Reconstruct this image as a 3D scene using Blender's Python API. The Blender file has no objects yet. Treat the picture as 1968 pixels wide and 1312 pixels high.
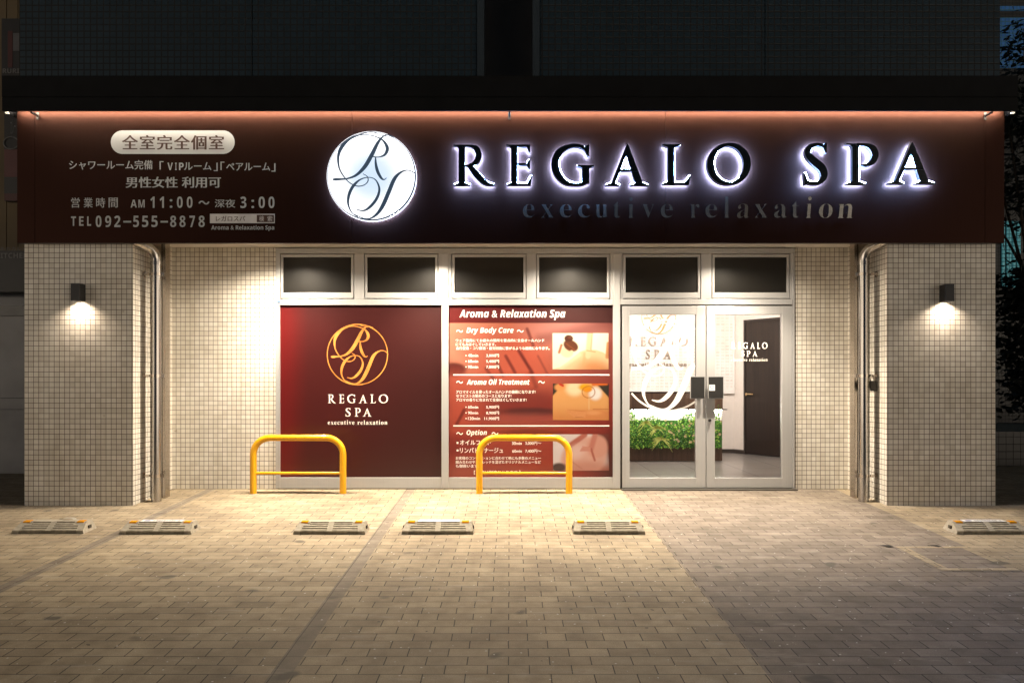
import bpy, math, random
import numpy as np
from mathutils import Vector

S = bpy.context.scene
COL = S.collection
random.seed(7)

# ------------------------------------------------------------------ camera
F, W0, CX, HY, DC, HC = 1447.0, 1968.0, 980.0, 733.0, 8.12, 1.157
SL = 0.045                                        # the forecourt falls towards the camera
cam = bpy.data.cameras.new('camera')
cam.lens = F / W0 * 36.0
cam.sensor_width = 36.0
cam.shift_x = (984.0 - CX) / W0
cam.shift_y = (HY - 656.0) / W0
cam.clip_start, cam.clip_end = 0.05, 500
co = bpy.data.objects.new('camera', cam)
COL.objects.link(co)
co.location = (0, -DC, HC)
co.rotation_euler = (math.radians(90), 0, 0)
S.camera = co

# ------------------------------------------------------------------ night sky, exposure
wd = bpy.data.worlds.new('World')
S.world = wd
wd.use_nodes = True
wn = wd.node_tree.nodes
bg = wn['Background']
# dark blue night sky; low warm glow added at both sides to brighten the pillars
wl_ = wd.node_tree.links
wtc = wn.new('ShaderNodeTexCoord')
wsp = wn.new('ShaderNodeSeparateXYZ')
wl_.new(wtc.outputs['Generated'], wsp.inputs[0])
w1 = wn.new('ShaderNodeMapRange')
w1.interpolation_type = 'SMOOTHSTEP'
w1.inputs[1].default_value, w1.inputs[2].default_value, w1.inputs[3].default_value, w1.inputs[4].default_value = 0.0, 0.19, 1.0, 0.0
wl_.new(wsp.outputs[2], w1.inputs[0])
w2 = wn.new('ShaderNodeMapRange')
w2.interpolation_type = 'SMOOTHSTEP'
w2.inputs[1].default_value, w2.inputs[2].default_value, w2.inputs[3].default_value, w2.inputs[4].default_value = -0.30, 0.0, 1.0, 0.0
wl_.new(wsp.outputs[1], w2.inputs[0])
wab = wn.new('ShaderNodeMath')
wab.operation = 'ABSOLUTE'
wl_.new(wsp.outputs[0], wab.inputs[0])
w3 = wn.new('ShaderNodeMapRange')
w3.interpolation_type = 'SMOOTHSTEP'
w3.inputs[1].default_value, w3.inputs[2].default_value, w3.inputs[3].default_value, w3.inputs[4].default_value = 0.35, 0.68, 0.0, 1.0
wl_.new(wab.outputs[0], w3.inputs[0])
wm0 = wn.new('ShaderNodeMath')
wm0.operation = 'MULTIPLY'
wl_.new(w2.outputs[0], wm0.inputs[0])
wl_.new(w3.outputs[0], wm0.inputs[1])
wm_ = wn.new('ShaderNodeMath')
wm_.operation = 'MULTIPLY'
wl_.new(w1.outputs[0], wm_.inputs[0])
wl_.new(wm0.outputs[0], wm_.inputs[1])
wmx = wn.new('ShaderNodeMix')
wmx.data_type = 'RGBA'
wmx.inputs[6].default_value = (0.010, 0.018, 0.028, 1)
wmx.inputs[7].default_value = (3.3, 2.75, 2.14, 1)
wl_.new(wm_.outputs[0], wmx.inputs[0])
wl_.new(wmx.outputs[2], bg.inputs[0])
bg.inputs[1].default_value = 1.0
S.view_settings.view_transform = 'Standard'
S.view_settings.look = 'None'
S.view_settings.exposure = 0.0
S.view_settings.gamma = 1.0
S.cycles.use_denoising = True
S.cycles.max_bounces = 8
S.cycles.diffuse_bounces = 4
S.cycles.glossy_bounces = 4
S.cycles.transparent_max_bounces = 12
S.cycles.sample_clamp_indirect = 4.0
S.cycles.caustics_reflective = False
S.cycles.caustics_refractive = False

WARM = (1.0, 0.845, 0.65)

def spot(name, loc, aim, power, size, blend, col=WARM, radius=0.035):
    l = bpy.data.lights.new(name, 'SPOT')
    l.energy, l.spot_size, l.spot_blend, l.color = power, math.radians(size), blend, col
    l.shadow_soft_size = radius
    o = bpy.data.objects.new(name, l)
    COL.objects.link(o)
    o.location = loc
    o.rotation_euler = (Vector(aim) - Vector(loc)).to_track_quat('-Z', 'Y').to_euler()
    return o

def area(name, loc, aim, power, sx, sy, col):
    l = bpy.data.lights.new(name, 'AREA')
    l.shape, l.size, l.size_y, l.energy, l.color = 'RECTANGLE', sx, sy, power, col
    o = bpy.data.objects.new(name, l)
    COL.objects.link(o)
    o.location = loc
    o.rotation_euler = (Vector(aim) - Vector(loc)).to_track_quat('-Z', 'Y').to_euler()
    return o

# lamps of the soffit over the shop front (beam + wide spill of each downlight)
SOF = 2.60
DLX = (-2.34, -0.85, 0.68, 2.40)
DLY = -0.62
for x, pb, ps in zip(DLX, (400, 440, 470, 540), (265, 300, 290, 145)):
    spot('downlight_beam', (x, DLY, SOF - 0.015), (x, DLY - 0.02, 0), pb, 106, 0.72)
    spot('downlight_spill', (x, DLY, SOF - 0.012), (x, DLY - 0.25, 0), ps, 160, 0.5)
# lamps in the reception room
area('room_lamp', (2.75, 1.5, 2.47), (2.75, 1.5, 0), 52, 1.2, 1.2, (1.0, 0.87, 0.78))
area('wall_washer', (2.5, 2.3, 2.45), (2.5, 3.97, 1.35), 88, 2.0, 0.3, (1.0, 0.90, 0.82))

# ------------------------------------------------------------------ materials
MATS = {}

def nodes_of(name):
    m = bpy.data.materials.new(name)
    m.use_nodes = True
    return m, m.node_tree.nodes, m.node_tree.links, m.node_tree.nodes['Principled BSDF']

def ramp(N, L, src, stops):
    r = N.new('ShaderNodeValToRGB')
    e = r.color_ramp.elements
    while len(e) < len(stops):
        e.new(0.5)
    for k, (p, c) in enumerate(stops):
        e[k].position = p
        e[k].color = tuple(c) + (1,) if len(c) == 3 else c
    L.new(src, r.inputs[0])
    return r.outputs[0]

def mix(N, L, fac, a, b, mode='MIX'):
    n = N.new('ShaderNodeMix')
    n.data_type = 'RGBA'
    n.blend_type = mode
    for sock, v in ((n.inputs[0], fac), (n.inputs[6], a), (n.inputs[7], b)):
        if hasattr(v, 'links'):
            L.new(v, sock)
        elif isinstance(v, (int, float)):
            sock.default_value = v
        else:
            sock.default_value = tuple(v) + (1,)
    return n.outputs[2]

def noise(N, L, vec, scale, detail=3, rough=0.55):
    n = N.new('ShaderNodeTexNoise')
    n.inputs['Scale'].default_value = scale
    n.inputs['Detail'].default_value = detail
    n.inputs['Roughness'].default_value = rough
    if vec is not None:
        L.new(vec, n.inputs['Vector'])
    return n.outputs[0]

def bump(N, L, b, h, strength, dist=0.002):
    n = N.new('ShaderNodeBump')
    n.inputs['Strength'].default_value = strength
    n.inputs['Distance'].default_value = dist
    L.new(h, n.inputs['Height'])
    L.new(n.outputs[0], b.inputs['Normal'])

def plain(name, col, rough=0.5, metal=0.0, var=0.12, vscale=6.0, spec=0.5, coat=0.0):
    if name in MATS:
        return MATS[name]
    m, N, L, b = nodes_of(name)
    tc = N.new('ShaderNodeTexCoord')
    f = noise(N, L, tc.outputs['Object'], vscale)
    c2 = [min(1, c * (1 + var)) for c in col]
    c1 = [c * (1 - var) for c in col]
    L.new(ramp(N, L, f, ((0.3, c1), (0.7, c2))), b.inputs['Base Color'])
    r = N.new('ShaderNodeMapRange')
    r.inputs[3].default_value = max(0.02, rough * 0.85)
    r.inputs[4].default_value = min(1, rough * 1.15)
    L.new(noise(N, L, tc.outputs['Object'], vscale * 4), r.inputs[0])
    L.new(r.outputs[0], b.inputs['Roughness'])
    b.inputs['Metallic'].default_value = metal
    b.inputs['Specular IOR Level'].default_value = spec
    b.inputs['Coat Weight'].default_value = coat
    MATS[name] = m
    return m

def emit(name, col, strength):
    if name in MATS:
        return MATS[name]
    m, N, L, b = nodes_of(name)
    b.inputs['Base Color'].default_value = (0.8, 0.8, 0.8, 1)
    b.inputs['Emission Color'].default_value = tuple(col) + (1,)
    b.inputs['Emission Strength'].default_value = strength
    MATS[name] = m
    return m

def brushed(name, col, rough, metal=1.0, axis=(60, 60, 1.2), amt=0.14):
    if name in MATS:
        return MATS[name]
    m, N, L, b = nodes_of(name)
    tc = N.new('ShaderNodeTexCoord')
    mp = N.new('ShaderNodeMapping')
    mp.inputs['Scale'].default_value = axis
    L.new(tc.outputs['Object'], mp.inputs[0])
    f = noise(N, L, mp.outputs[0], 2.0, 4)
    L.new(ramp(N, L, f, ((0.3, [c * (1 - amt) for c in col]), (0.7, [min(1, c * (1 + amt)) for c in col]))), b.inputs['Base Color'])
    r = N.new('ShaderNodeMapRange')
    r.inputs[3].default_value = rough * 0.8
    r.inputs[4].default_value = rough * 1.25
    L.new(f, r.inputs[0])
    L.new(r.outputs[0], b.inputs['Roughness'])
    b.inputs['Metallic'].default_value = metal
    MATS[name] = m
    return m

def tiles(name, pitch, c1, c2, grout, mortar=0.0055, ph=None, rough=0.33, off=(0, 0)):
    m, N, L, b = nodes_of(name)
    uv = N.new('ShaderNodeUVMap')
    mp = N.new('ShaderNodeMapping')
    mp.inputs['Location'].default_value = (off[0], off[1], 0)
    L.new(uv.outputs[0], mp.inputs[0])
    t = N.new('ShaderNodeTexBrick')
    t.offset = 0.0
    t.inputs['Scale'].default_value = 1.0
    t.inputs['Brick Width'].default_value = pitch
    t.inputs['Row Height'].default_value = ph or pitch
    t.inputs['Mortar Size'].default_value = mortar / 2
    t.inputs['Mortar Smooth'].default_value = 0.15
    t.inputs['Bias'].default_value = 0.0
    t.inputs['Color1'].default_value = tuple(c1) + (1,)
    t.inputs['Color2'].default_value = tuple(c2) + (1,)
    t.inputs['Mortar'].default_value = tuple(grout) + (1,)
    L.new(mp.outputs[0], t.inputs['Vector'])
    dirt = noise(N, L, uv.outputs[0], 1.6, 5, 0.6)
    d = ramp(N, L, dirt, ((0.30, (0.86, 0.84, 0.80)), (0.62, (1, 1, 1))))
    md = N.new('ShaderNodeMapping')
    md.inputs['Scale'].default_value = (5.0, 0.35, 1)
    L.new(uv.outputs[0], md.inputs[0])
    d2 = ramp(N, L, noise(N, L, md.outputs[0], 2.0, 5, 0.65), ((0.27, (0.87, 0.85, 0.81)), (0.55, (1, 1, 1))))
    sp_ = ramp(N, L, noise(N, L, uv.outputs[0], 9, 2, 0.4), ((0.19, (0.55, 0.5, 0.45)), (0.23, (1, 1, 1))))
    cc = mix(N, L, 1.0, t.outputs['Color'], d, 'MULTIPLY')
    cc = mix(N, L, 1.0, cc, d2, 'MULTIPLY')
    L.new(mix(N, L, 1.0, cc, sp_, 'MULTIPLY'), b.inputs['Base Color'])
    r = N.new('ShaderNodeMapRange')
    r.inputs[3].default_value = rough
    r.inputs[4].default_value = 0.85
    L.new(t.outputs['Fac'], r.inputs[0])
    L.new(r.outputs[0], b.inputs['Roughness'])
    inv = N.new('ShaderNodeMath')
    inv.operation = 'SUBTRACT'
    inv.inputs[0].default_value = 1.0
    L.new(t.outputs['Fac'], inv.inputs[1])
    wob = N.new('ShaderNodeMath')
    wob.operation = 'MULTIPLY_ADD'
    wob.inputs[1].default_value = 0.35
    L.new(noise(N, L, uv.outputs[0], 14.0, 2), wob.inputs[0])
    L.new(inv.outputs[0], wob.inputs[2])
    bump(N, L, b, wob.outputs[0], 0.5, 0.002)
    MATS[name] = m
    return m

def pavers(name, c1, c2, joint, bw=0.2, bh=0.1, off=0.5, shift=(0, 0)):
    m, N, L, b = nodes_of(name)
    uv = N.new('ShaderNodeUVMap')
    mp = N.new('ShaderNodeMapping')
    mp.inputs['Location'].default_value = (shift[0], shift[1], 0)
    L.new(uv.outputs[0], mp.inputs[0])
    # hand-laid wobble
    wn_ = N.new('ShaderNodeTexNoise')
    wn_.inputs['Scale'].default_value = 2.2
    L.new(uv.outputs[0], wn_.inputs['Vector'])
    va = N.new('ShaderNodeVectorMath')
    va.operation = 'MULTIPLY_ADD'
    va.inputs[1].default_value = (0.014, 0.010, 0)
    L.new(wn_.outputs['Color'], va.inputs[0])
    L.new(mp.outputs[0], va.inputs[2])
    t = N.new('ShaderNodeTexBrick')
    t.offset = off
    t.inputs['Scale'].default_value = 1.0
    t.inputs['Brick Width'].default_value = bw
    t.inputs['Row Height'].default_value = bh
    t.inputs['Mortar Size'].default_value = 0.0030
    t.inputs['Mortar Smooth'].default_value = 0.25
    t.inputs['Color1'].default_value = tuple(c1) + (1,)
    t.inputs['Color2'].default_value = tuple(c2) + (1,)
    t.inputs['Mortar'].default_value = tuple(joint) + (1,)
    L.new(va.outputs[0], t.inputs['Vector'])
    big = ramp(N, L, noise(N, L, uv.outputs[0], 0.9, 5, 0.62), ((0.28, (0.62, 0.60, 0.585)), (0.52, (0.94, 0.935, 0.93)), (0.75, (1.1, 1.09, 1.07))))
    fine = ramp(N, L, noise(N, L, uv.outputs[0], 160, 3, 0.7), ((0.3, (0.70, 0.70, 0.69)), (0.62, (1.08, 1.08, 1.08))))
    mid = ramp(N, L, noise(N, L, uv.outputs[0], 7, 4, 0.6), ((0.3, (0.76, 0.75, 0.73)), (0.6, (1.05, 1.05, 1.05))))
    c = mix(N, L, 1.0, t.outputs['Color'], big, 'MULTIPLY')
    c = mix(N, L, 1.0, c, fine, 'MULTIPLY')
    c = mix(N, L, 1.0, c, mid, 'MULTIPLY')
    # oil and gum spots
    st = ramp(N, L, noise(N, L, uv.outputs[0], 3.3, 1.5, 0.4), ((0.25, (0.8, 0.8, 0.8)), (0.29, (0, 0, 0))))
    c = mix(N, L, st, c, (0.09, 0.08, 0.065))
    gum = ramp(N, L, noise(N, L, uv.outputs[0], 21, 1.0, 0.3), ((0.215, (0.7, 0.7, 0.7)), (0.235, (0, 0, 0))))
    c = mix(N, L, gum, c, (0.07, 0.06, 0.05))
    wh = ramp(N, L, noise(N, L, uv.outputs[0], 46, 0.0, 0.3), ((0.168, (0.9, 0.9, 0.9)), (0.18, (0, 0, 0))))
    c = mix(N, L, wh, c, (0.72, 0.70, 0.66))
    ms = N.new('ShaderNodeMapping')
    ms.inputs['Scale'].default_value = (1.2, 5.0, 1)
    L.new(uv.outputs[0], ms.inputs[0])
    pale = ramp(N, L, noise(N, L, ms.outputs[0], 1.7, 6, 0.7), ((0.56, (0, 0, 0)), (0.78, (0.55, 0.55, 0.55))))
    c = mix(N, L, pale, c, (0.50, 0.46, 0.40))
    L.new(c, b.inputs['Base Color'])
    b.inputs['Roughness'].default_value = 0.72
    b.inputs['Specular IOR Level'].default_value = 0.4
    h = N.new('ShaderNodeMath')
    h.operation = 'MULTIPLY_ADD'
    h.inputs[1].default_value = -1.0
    L.new(t.outputs['Fac'], h.inputs[0])
    h2 = N.new('ShaderNodeMath')
    h2.operation = 'MULTIPLY'
    h2.inputs[1].default_value = 0.35
    L.new(noise(N, L, uv.outputs[0], 110, 3, 0.7), h2.inputs[0])
    L.new(h2.outputs[0], h.inputs[2])
    bump(N, L, b, h.outputs[0], 0.7, 0.004)
    MATS[name] = m
    return m

def wood(name, c1, c2, rough=0.4, sc=(14, 14, 0.9)):
    m, N, L, b = nodes_of(name)
    tc = N.new('ShaderNodeTexCoord')
    mp = N.new('ShaderNodeMapping')
    mp.inputs['Scale'].default_value = sc
    L.new(tc.outputs['Object'], mp.inputs[0])
    f = noise(N, L, mp.outputs[0], 1.5, 6, 0.65)
    L.new(ramp(N, L, f, ((0.3, c1), (0.7, c2))), b.inputs['Base Color'])
    b.inputs['Roughness'].default_value = rough
    MATS[name] = m
    return m

def printed(name, rough=0.32):
    m, N, L, b = nodes_of(name)
    a = N.new('ShaderNodeAttribute')
    a.attribute_name = 'print'
    L.new(a.outputs['Color'], b.inputs['Base Color'])
    b.inputs['Roughness'].default_value = rough
    tc = N.new('ShaderNodeTexCoord')
    mp = N.new('ShaderNodeMapping')
    mp.inputs['Scale'].default_value = (0.4, 1, 9)
    L.new(tc.outputs['Object'], mp.inputs[0])
    bump(N, L, b, noise(N, L, mp.outputs[0], 3, 3), 0.12, 0.004)
    MATS[name] = m
    return m

def glass(name, tint=(1, 1, 1), refl=0.07):
    m, N, L, b = nodes_of(name)
    N.remove(b)
    tr = N.new('ShaderNodeBsdfTransparent')
    tr.inputs[0].default_value = tuple(tint) + (1,)
    gl = N.new('ShaderNodeBsdfGlossy')
    gl.inputs['Roughness'].default_value = 0.01
    fr = N.new('ShaderNodeFresnel')
    fr.inputs[0].default_value = 1.45
    mx = N.new('ShaderNodeMixShader')
    L.new(fr.outputs[0], mx.inputs[0])
    L.new(tr.outputs[0], mx.inputs[1])
    L.new(gl.outputs[0], mx.inputs[2])
    L.new(mx.outputs[0], N['Material Output'].inputs[0])
    MATS[name] = m
    return m

tile_m = tiles('white_mosaic_tile', 0.05, (0.72, 0.69, 0.63), (0.86, 0.835, 0.78), (0.10, 0.066, 0.04), 0.0050)
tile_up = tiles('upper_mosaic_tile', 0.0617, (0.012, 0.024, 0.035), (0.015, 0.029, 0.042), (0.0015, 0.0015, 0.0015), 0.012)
tile_far = tiles('far_wall_tile', 0.1, (0.02, 0.024, 0.027), (0.026, 0.03, 0.033), (0.006, 0.006, 0.006), 0.012)
pav_b = pavers('beige_pavers', (0.350, 0.290, 0.205), (0.465, 0.386, 0.270), (0.045, 0.036, 0.026))
pav_g = pavers('grey_pavers', (0.215, 0.180, 0.148), (0.30, 0.255, 0.212), (0.035, 0.029, 0.024), shift=(0.07, 0.0))
pav_s = pavers('edging_pavers', (0.24, 0.205, 0.165), (0.29, 0.25, 0.20), (0.09, 0.075, 0.055), bw=0.1, bh=0.2, off=0.0)
alu = brushed('satin_aluminium', (0.57, 0.575, 0.585), 0.38, 0.5, (120, 120, 0.5), 0.045)
alu_d = brushed('aluminium_shadow_gap', (0.10, 0.09, 0.08), 0.5, 0.4)
steel = brushed('stainless_steel', (0.52, 0.47, 0.42), 0.2, 1.0)
pipe_m = brushed('galvanised_pipe', (0.44, 0.42, 0.40), 0.22, 1.0)
soffit_m = plain('cream_soffit', (0.84, 0.81, 0.76), 0.6, var=0.03)
black_m = plain('black_metal', (0.012, 0.012, 0.013), 0.45, var=0.2)
canopy_m = plain('canopy_metal', (0.005, 0.0055, 0.0065), 0.75, var=0.2, spec=0.12)
fascia_m = brushed('maroon_panel', (0.027, 0.0095, 0.0058), 0.43, 0.9, (40, 1, 1.0), 0.06)
white_vinyl = plain('white_vinyl', (0.40, 0.425, 0.445), 0.5, var=0.02)
print_white = plain('white_print', (0.86, 0.83, 0.78), 0.45, var=0.02)
brown_ink = plain('brown_ink', (0.05, 0.022, 0.015), 0.45)
letter_m = brushed('dark_bronze_face', (0.10, 0.11, 0.115), 0.22, 1.0, (2, 2, 40))
letter_s = brushed('letter_return', (0.55, 0.56, 0.60), 0.3, 1.0)
small_letter_m = brushed('polished_letter', (0.55, 0.53, 0.50), 0.22, 0.95, (2, 2, 40))
slate_ink = emit('backlit_slate_film', (0.022, 0.045, 0.08), 1.0)
slate_ink.node_tree.nodes['Principled BSDF'].inputs['Base Color'].default_value = (0.02, 0.03, 0.04, 1)
gold_ink = plain('gold_ink', (0.58, 0.235, 0.05), 0.40, var=0.35, vscale=5)
yellow_m = plain('yellow_paint', (0.80, 0.40, 0.005), 0.32, var=0.05, coat=0.3)
def worn_paint():
    m = yellow_m
    N, L = m.node_tree.nodes, m.node_tree.links
    b = N['Principled BSDF']
    src = b.inputs['Base Color'].links[0].from_socket
    tc = N.new('ShaderNodeTexCoord')
    mp = N.new('ShaderNodeMapping')
    mp.inputs['Scale'].default_value = (9, 9, 3.2)
    L.new(tc.outputs['Object'], mp.inputs[0])
    f = ramp(N, L, noise(N, L, mp.outputs[0], 3.0, 6, 0.75), ((0.31, (0.85, 0.85, 0.85)), (0.36, (0, 0, 0))))
    L.new(mix(N, L, f, src, (0.16, 0.075, 0.02)), b.inputs['Base Color'])
worn_paint()
yellow_scr = plain('scraped_paint', (0.25, 0.13, 0.02), 0.6)
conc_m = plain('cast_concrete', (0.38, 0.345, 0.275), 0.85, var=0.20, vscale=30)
conc_d = plain('recess_shade', (0.075, 0.062, 0.045), 0.9)  # recess shade painted into the slot floors and end holes
conc_f = plain('dark_front_face', (0.24, 0.215, 0.165), 0.9, var=0.3, vscale=24)  # darker, more mottled concrete for the front strip
amber = plain('amber_reflector', (0.75, 0.32, 0.01), 0.25, var=0.05)
paper_m = plain('paper_label', (0.80, 0.80, 0.82), 0.5, var=0.03)
blue_ink = plain('blue_ink', (0.10, 0.16, 0.38), 0.5)
grey_ink = plain('grey_ink', (0.16, 0.16, 0.18), 0.5)
led_warm = emit('warm_led', (1.0, 0.82, 0.62), 185)
led_white = emit('halo_led', (0.22, 0.46, 1.0), 720)
led_room = emit('counter_led', (1.0, 0.95, 0.82), 130)
lamp_lens = emit('lamp_lens', (1.0, 0.80, 0.58), 18)
dark_glass = plain('filmed_glass', (0.010, 0.0088, 0.007), 0.34, var=0.04, vscale=0.6, spec=0.45)
clear_glass = glass('clear_glass')
print_m = printed('poster_print')
wall_in = plain('cream_wallpaper', (0.72, 0.66, 0.60), 0.75, var=0.03, vscale=20)
panel_in = tiles('relief_wall_panel', 0.075, (0.82, 0.79, 0.75), (0.72, 0.67, 0.62), (0.86, 0.83, 0.80), 0.02, 0.05)
frame_in = plain('white_moulding', (0.82, 0.79, 0.75), 0.5, var=0.02)
wood_c = wood('walnut_board', (0.05, 0.028, 0.018), (0.125, 0.072, 0.045))
wood_d = wood('dark_door_veneer', (0.006, 0.0035, 0.0025), (0.026, 0.014, 0.009), 0.35)
skirt_m = plain('dark_skirting', (0.03, 0.022, 0.018), 0.5)
brass = plain('brass_handle', (0.70, 0.52, 0.30), 0.25, 1.0)
leaf_ms = [plain('leaf_dark', (0.035, 0.13, 0.018), 0.45, var=0.4, vscale=30),
           plain('leaf_mid', (0.12, 0.36, 0.035), 0.45, var=0.4, vscale=30),
           plain('leaf_lime', (0.34, 0.56, 0.06), 0.45, var=0.3, vscale=30)]
spider_m = plain('striped_leaf', (0.60, 0.66, 0.18), 0.4, var=0.4, vscale=60)
flower_m = plain('cream_petal', (0.70, 0.52, 0.30), 0.6, var=0.2)

# floor of the reception: large grey tiles
floor_m = tiles('grey_floor_tile', 0.6, (0.19, 0.175, 0.165), (0.22, 0.20, 0.185), (0.09, 0.085, 0.08), 0.006, rough=0.28)

# ------------------------------------------------------------------ mesh builder
ORG = {}

class MB:
    def __init__(s):
        s.v, s.f, s.m, s.uv, s.sm = [], [], [], [], []

    def add(s, vs, fs, m=0, smooth=False, uvs=None):
        o = len(s.v)
        s.v += [tuple(p) for p in vs]
        for f in fs:
            s.f.append([i + o for i in f])
            s.m.append(m)
            s.sm.append(smooth)
            s.uv.append(None)
        return s

    def box(s, x0, x1, y0, y1, z0, z1, m=0):
        x0, x1 = min(x0, x1), max(x0, x1)
        y0, y1 = min(y0, y1), max(y0, y1)
        z0, z1 = min(z0, z1), max(z0, z1)
        v = [(x0, y0, z0), (x1, y0, z0), (x1, y1, z0), (x0, y1, z0), (x0, y0, z1), (x1, y0, z1), (x1, y1, z1), (x0, y1, z1)]
        return s.add(v, [(0, 3, 2, 1), (4, 5, 6, 7), (0, 1, 5, 4), (1, 2, 6, 5), (2, 3, 7, 6), (3, 0, 4, 7)], m)

    def quad(s, a, b, c, d, m=0):
        return s.add([a, b, c, d], [(0, 1, 2, 3)], m)

    def prism(s, prof, x0, x1, m=0, inset=0.0):
        """profile in (y, z) swept along x; the ends can lean in by inset per metre of z"""
        n = len(prof)
        v = [(x0 + inset * z, y, z) for y, z in prof] + [(x1 - inset * z, y, z) for y, z in prof]
        f = [(i, (i + 1) % n, n + (i + 1) % n, n + i) for i in range(n)]
        f += [tuple(range(n))[::-1], tuple(range(n, 2 * n))]
        return s.add(v, f, m)

    def tube(s, path, r, n=14, m=0, caps=True):
        P = [Vector(p) for p in path]
        rr = r if isinstance(r, (list, tuple)) else [r] * len(P)
        rings = []
        t0 = (P[1] - P[0]).normalized()
        u = t0.orthogonal().normalized()
        for i, p in enumerate(P):
            t = (P[min(i + 1, len(P) - 1)] - P[max(i - 1, 0)]).normalized()
            u = (u - t * u.dot(t)).normalized()
            w = t.cross(u)
            rings.append([p + (u * math.cos(a) + w * math.sin(a)) * rr[i] for a in (2 * math.pi * k / n for k in range(n))])
        vs = [q for ring in rings for q in ring]
        fs = []
        for i in range(len(P) - 1):
            for k in range(n):
                a, b = i * n + k, i * n + (k + 1) % n
                fs.append((a, b, b + n, a + n))
        s.add(vs, fs, m, True)
        if caps:
            s.add(rings[0], [tuple(range(n))[::-1]], m)
            s.add(rings[-1], [tuple(range(n))], m)
        return s

    def disc(s, cx, cy, cz, r, m=0, n=48, axis='y'):
        pts = [(cx + r * math.cos(2 * math.pi * k / n), cy, cz + r * math.sin(2 * math.pi * k / n)) for k in range(n)]
        return s.add(pts, [tuple(range(n))], m)

    def build(s, name, mats, parent=None, bevel=0.0):
        me = bpy.data.meshes.new(name)
        o3 = ORG.get(parent.name, Vector((0, 0, 0))) if parent else Vector((0, 0, 0))
        vs = [(p[0] - o3.x, p[1] - o3.y, p[2] - o3.z) for p in s.v]
        me.from_pydata(vs, [], s.f)
        mats = mats if isinstance(mats, (list, tuple)) else [mats]
        for mm in mats:
            me.materials.append(mm)
        uvl = me.uv_layers.new(name='UVMap')
        for p in me.polygons:
            p.material_index = s.m[p.index]
            p.use_smooth = s.sm[p.index]
            n = p.normal
            ax = max(range(3), key=lambda k: abs(n[k]))
            for li in p.loop_indices:
                q = s.v[me.loops[li].vertex_index]
                uvl.data[li].uv = (q[1], q[2]) if ax == 0 else (q[0], q[2]) if ax == 1 else (q[0], q[1])
        ob = bpy.data.objects.new(name, me)
        COL.objects.link(ob)
        if bevel:
            bv = ob.modifiers.new('bevel', 'BEVEL')
            bv.width = bevel
            bv.segments = 2
            bv.limit_method = 'ANGLE'
        if parent:
            ob.parent = parent
            ORG[ob.name] = o3
        return ob

def tag(o, label=None, cat=None, group=None, kind=None):
    for k, v in (('label', label), ('category', cat), ('group', group), ('kind', kind)):
        if v:
            o[k] = v
    return o

def thing(name, label, cat, loc=(0, 0, 0), group=None):
    o = bpy.data.objects.new(name, None)
    o.empty_display_size = 0.1
    COL.objects.link(o)
    o.location = loc
    ORG[o.name] = Vector(loc)
    return tag(o, label, cat, group)

def copy_tree(o, parent=None):
    c = o.copy()
    COL.objects.link(c)
    if parent:
        c.parent = parent
    for ch in list(o.children):
        copy_tree(ch, c)
    return c

def gz(y):
    return SL * y if y < 0 else 0.0

def PX(px, Y):
    return (px - CX) * (Y + DC) / F

def PZ(py, Y):
    return HC - (py - HY) * (Y + DC) / F

def prect(mb, px0, py0, px1, py1, Y0, Y1, m=0):
    """box whose front face (at depth Y0) covers the given rectangle of the facade drawing"""
    return mb.box(PX(px0, Y0), PX(px1, Y0), Y0, Y1, PZ(py1, Y0), PZ(py0, Y0), m)

# ------------------------------------------------------------------ lettering
def _map(t, up, lo, dg=None):
    r = ''
    for c in t:
        if 'A' <= c <= 'Z' and up:
            r += chr(up + ord(c) - 65)
        elif 'a' <= c <= 'z' and lo:
            r += chr(lo + ord(c) - 97)
        elif '0' <= c <= '9' and dg:
            r += chr(dg + ord(c) - 48)
        else:
            r += c
    return r

def serif(t):
    return _map(t, 0x1D400, 0x1D41A)

def sansb(t):
    return _map(t, 0x1D5D4, 0x1D5EE, 0x1D7EC)

def sansbi(t):
    return _map(t, 0x1D63C, 0x1D656, 0x1D7EC)

_TC = {}

def glyphs(body, extrude=0.0, space=1.0, shear=0.0, offset=0.0):
    key = (body, extrude, space, shear, offset)
    if key in _TC:
        return _TC[key]
    c = bpy.data.curves.new('text', 'FONT')
    c.body, c.size, c.extrude, c.space_character, c.shear, c.offset = body, 1.0, extrude, space, shear, offset
    c.resolution_u = 4
    o = bpy.data.objects.new('text', c)
    COL.objects.link(o)
    dg = bpy.context.evaluated_depsgraph_get()
    ev = o.evaluated_get(dg)
    me = ev.to_mesh()
    v = [tuple(p.co) for p in me.vertices]
    f = [tuple(p.vertices) for p in me.polygons]
    nz = [p.normal.z for p in me.polygons]
    ev.to_mesh_clear()
    bpy.data.objects.remove(o)
    bpy.data.curves.remove(c)
    _TC[key] = (v, f, nz)
    return _TC[key]

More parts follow.
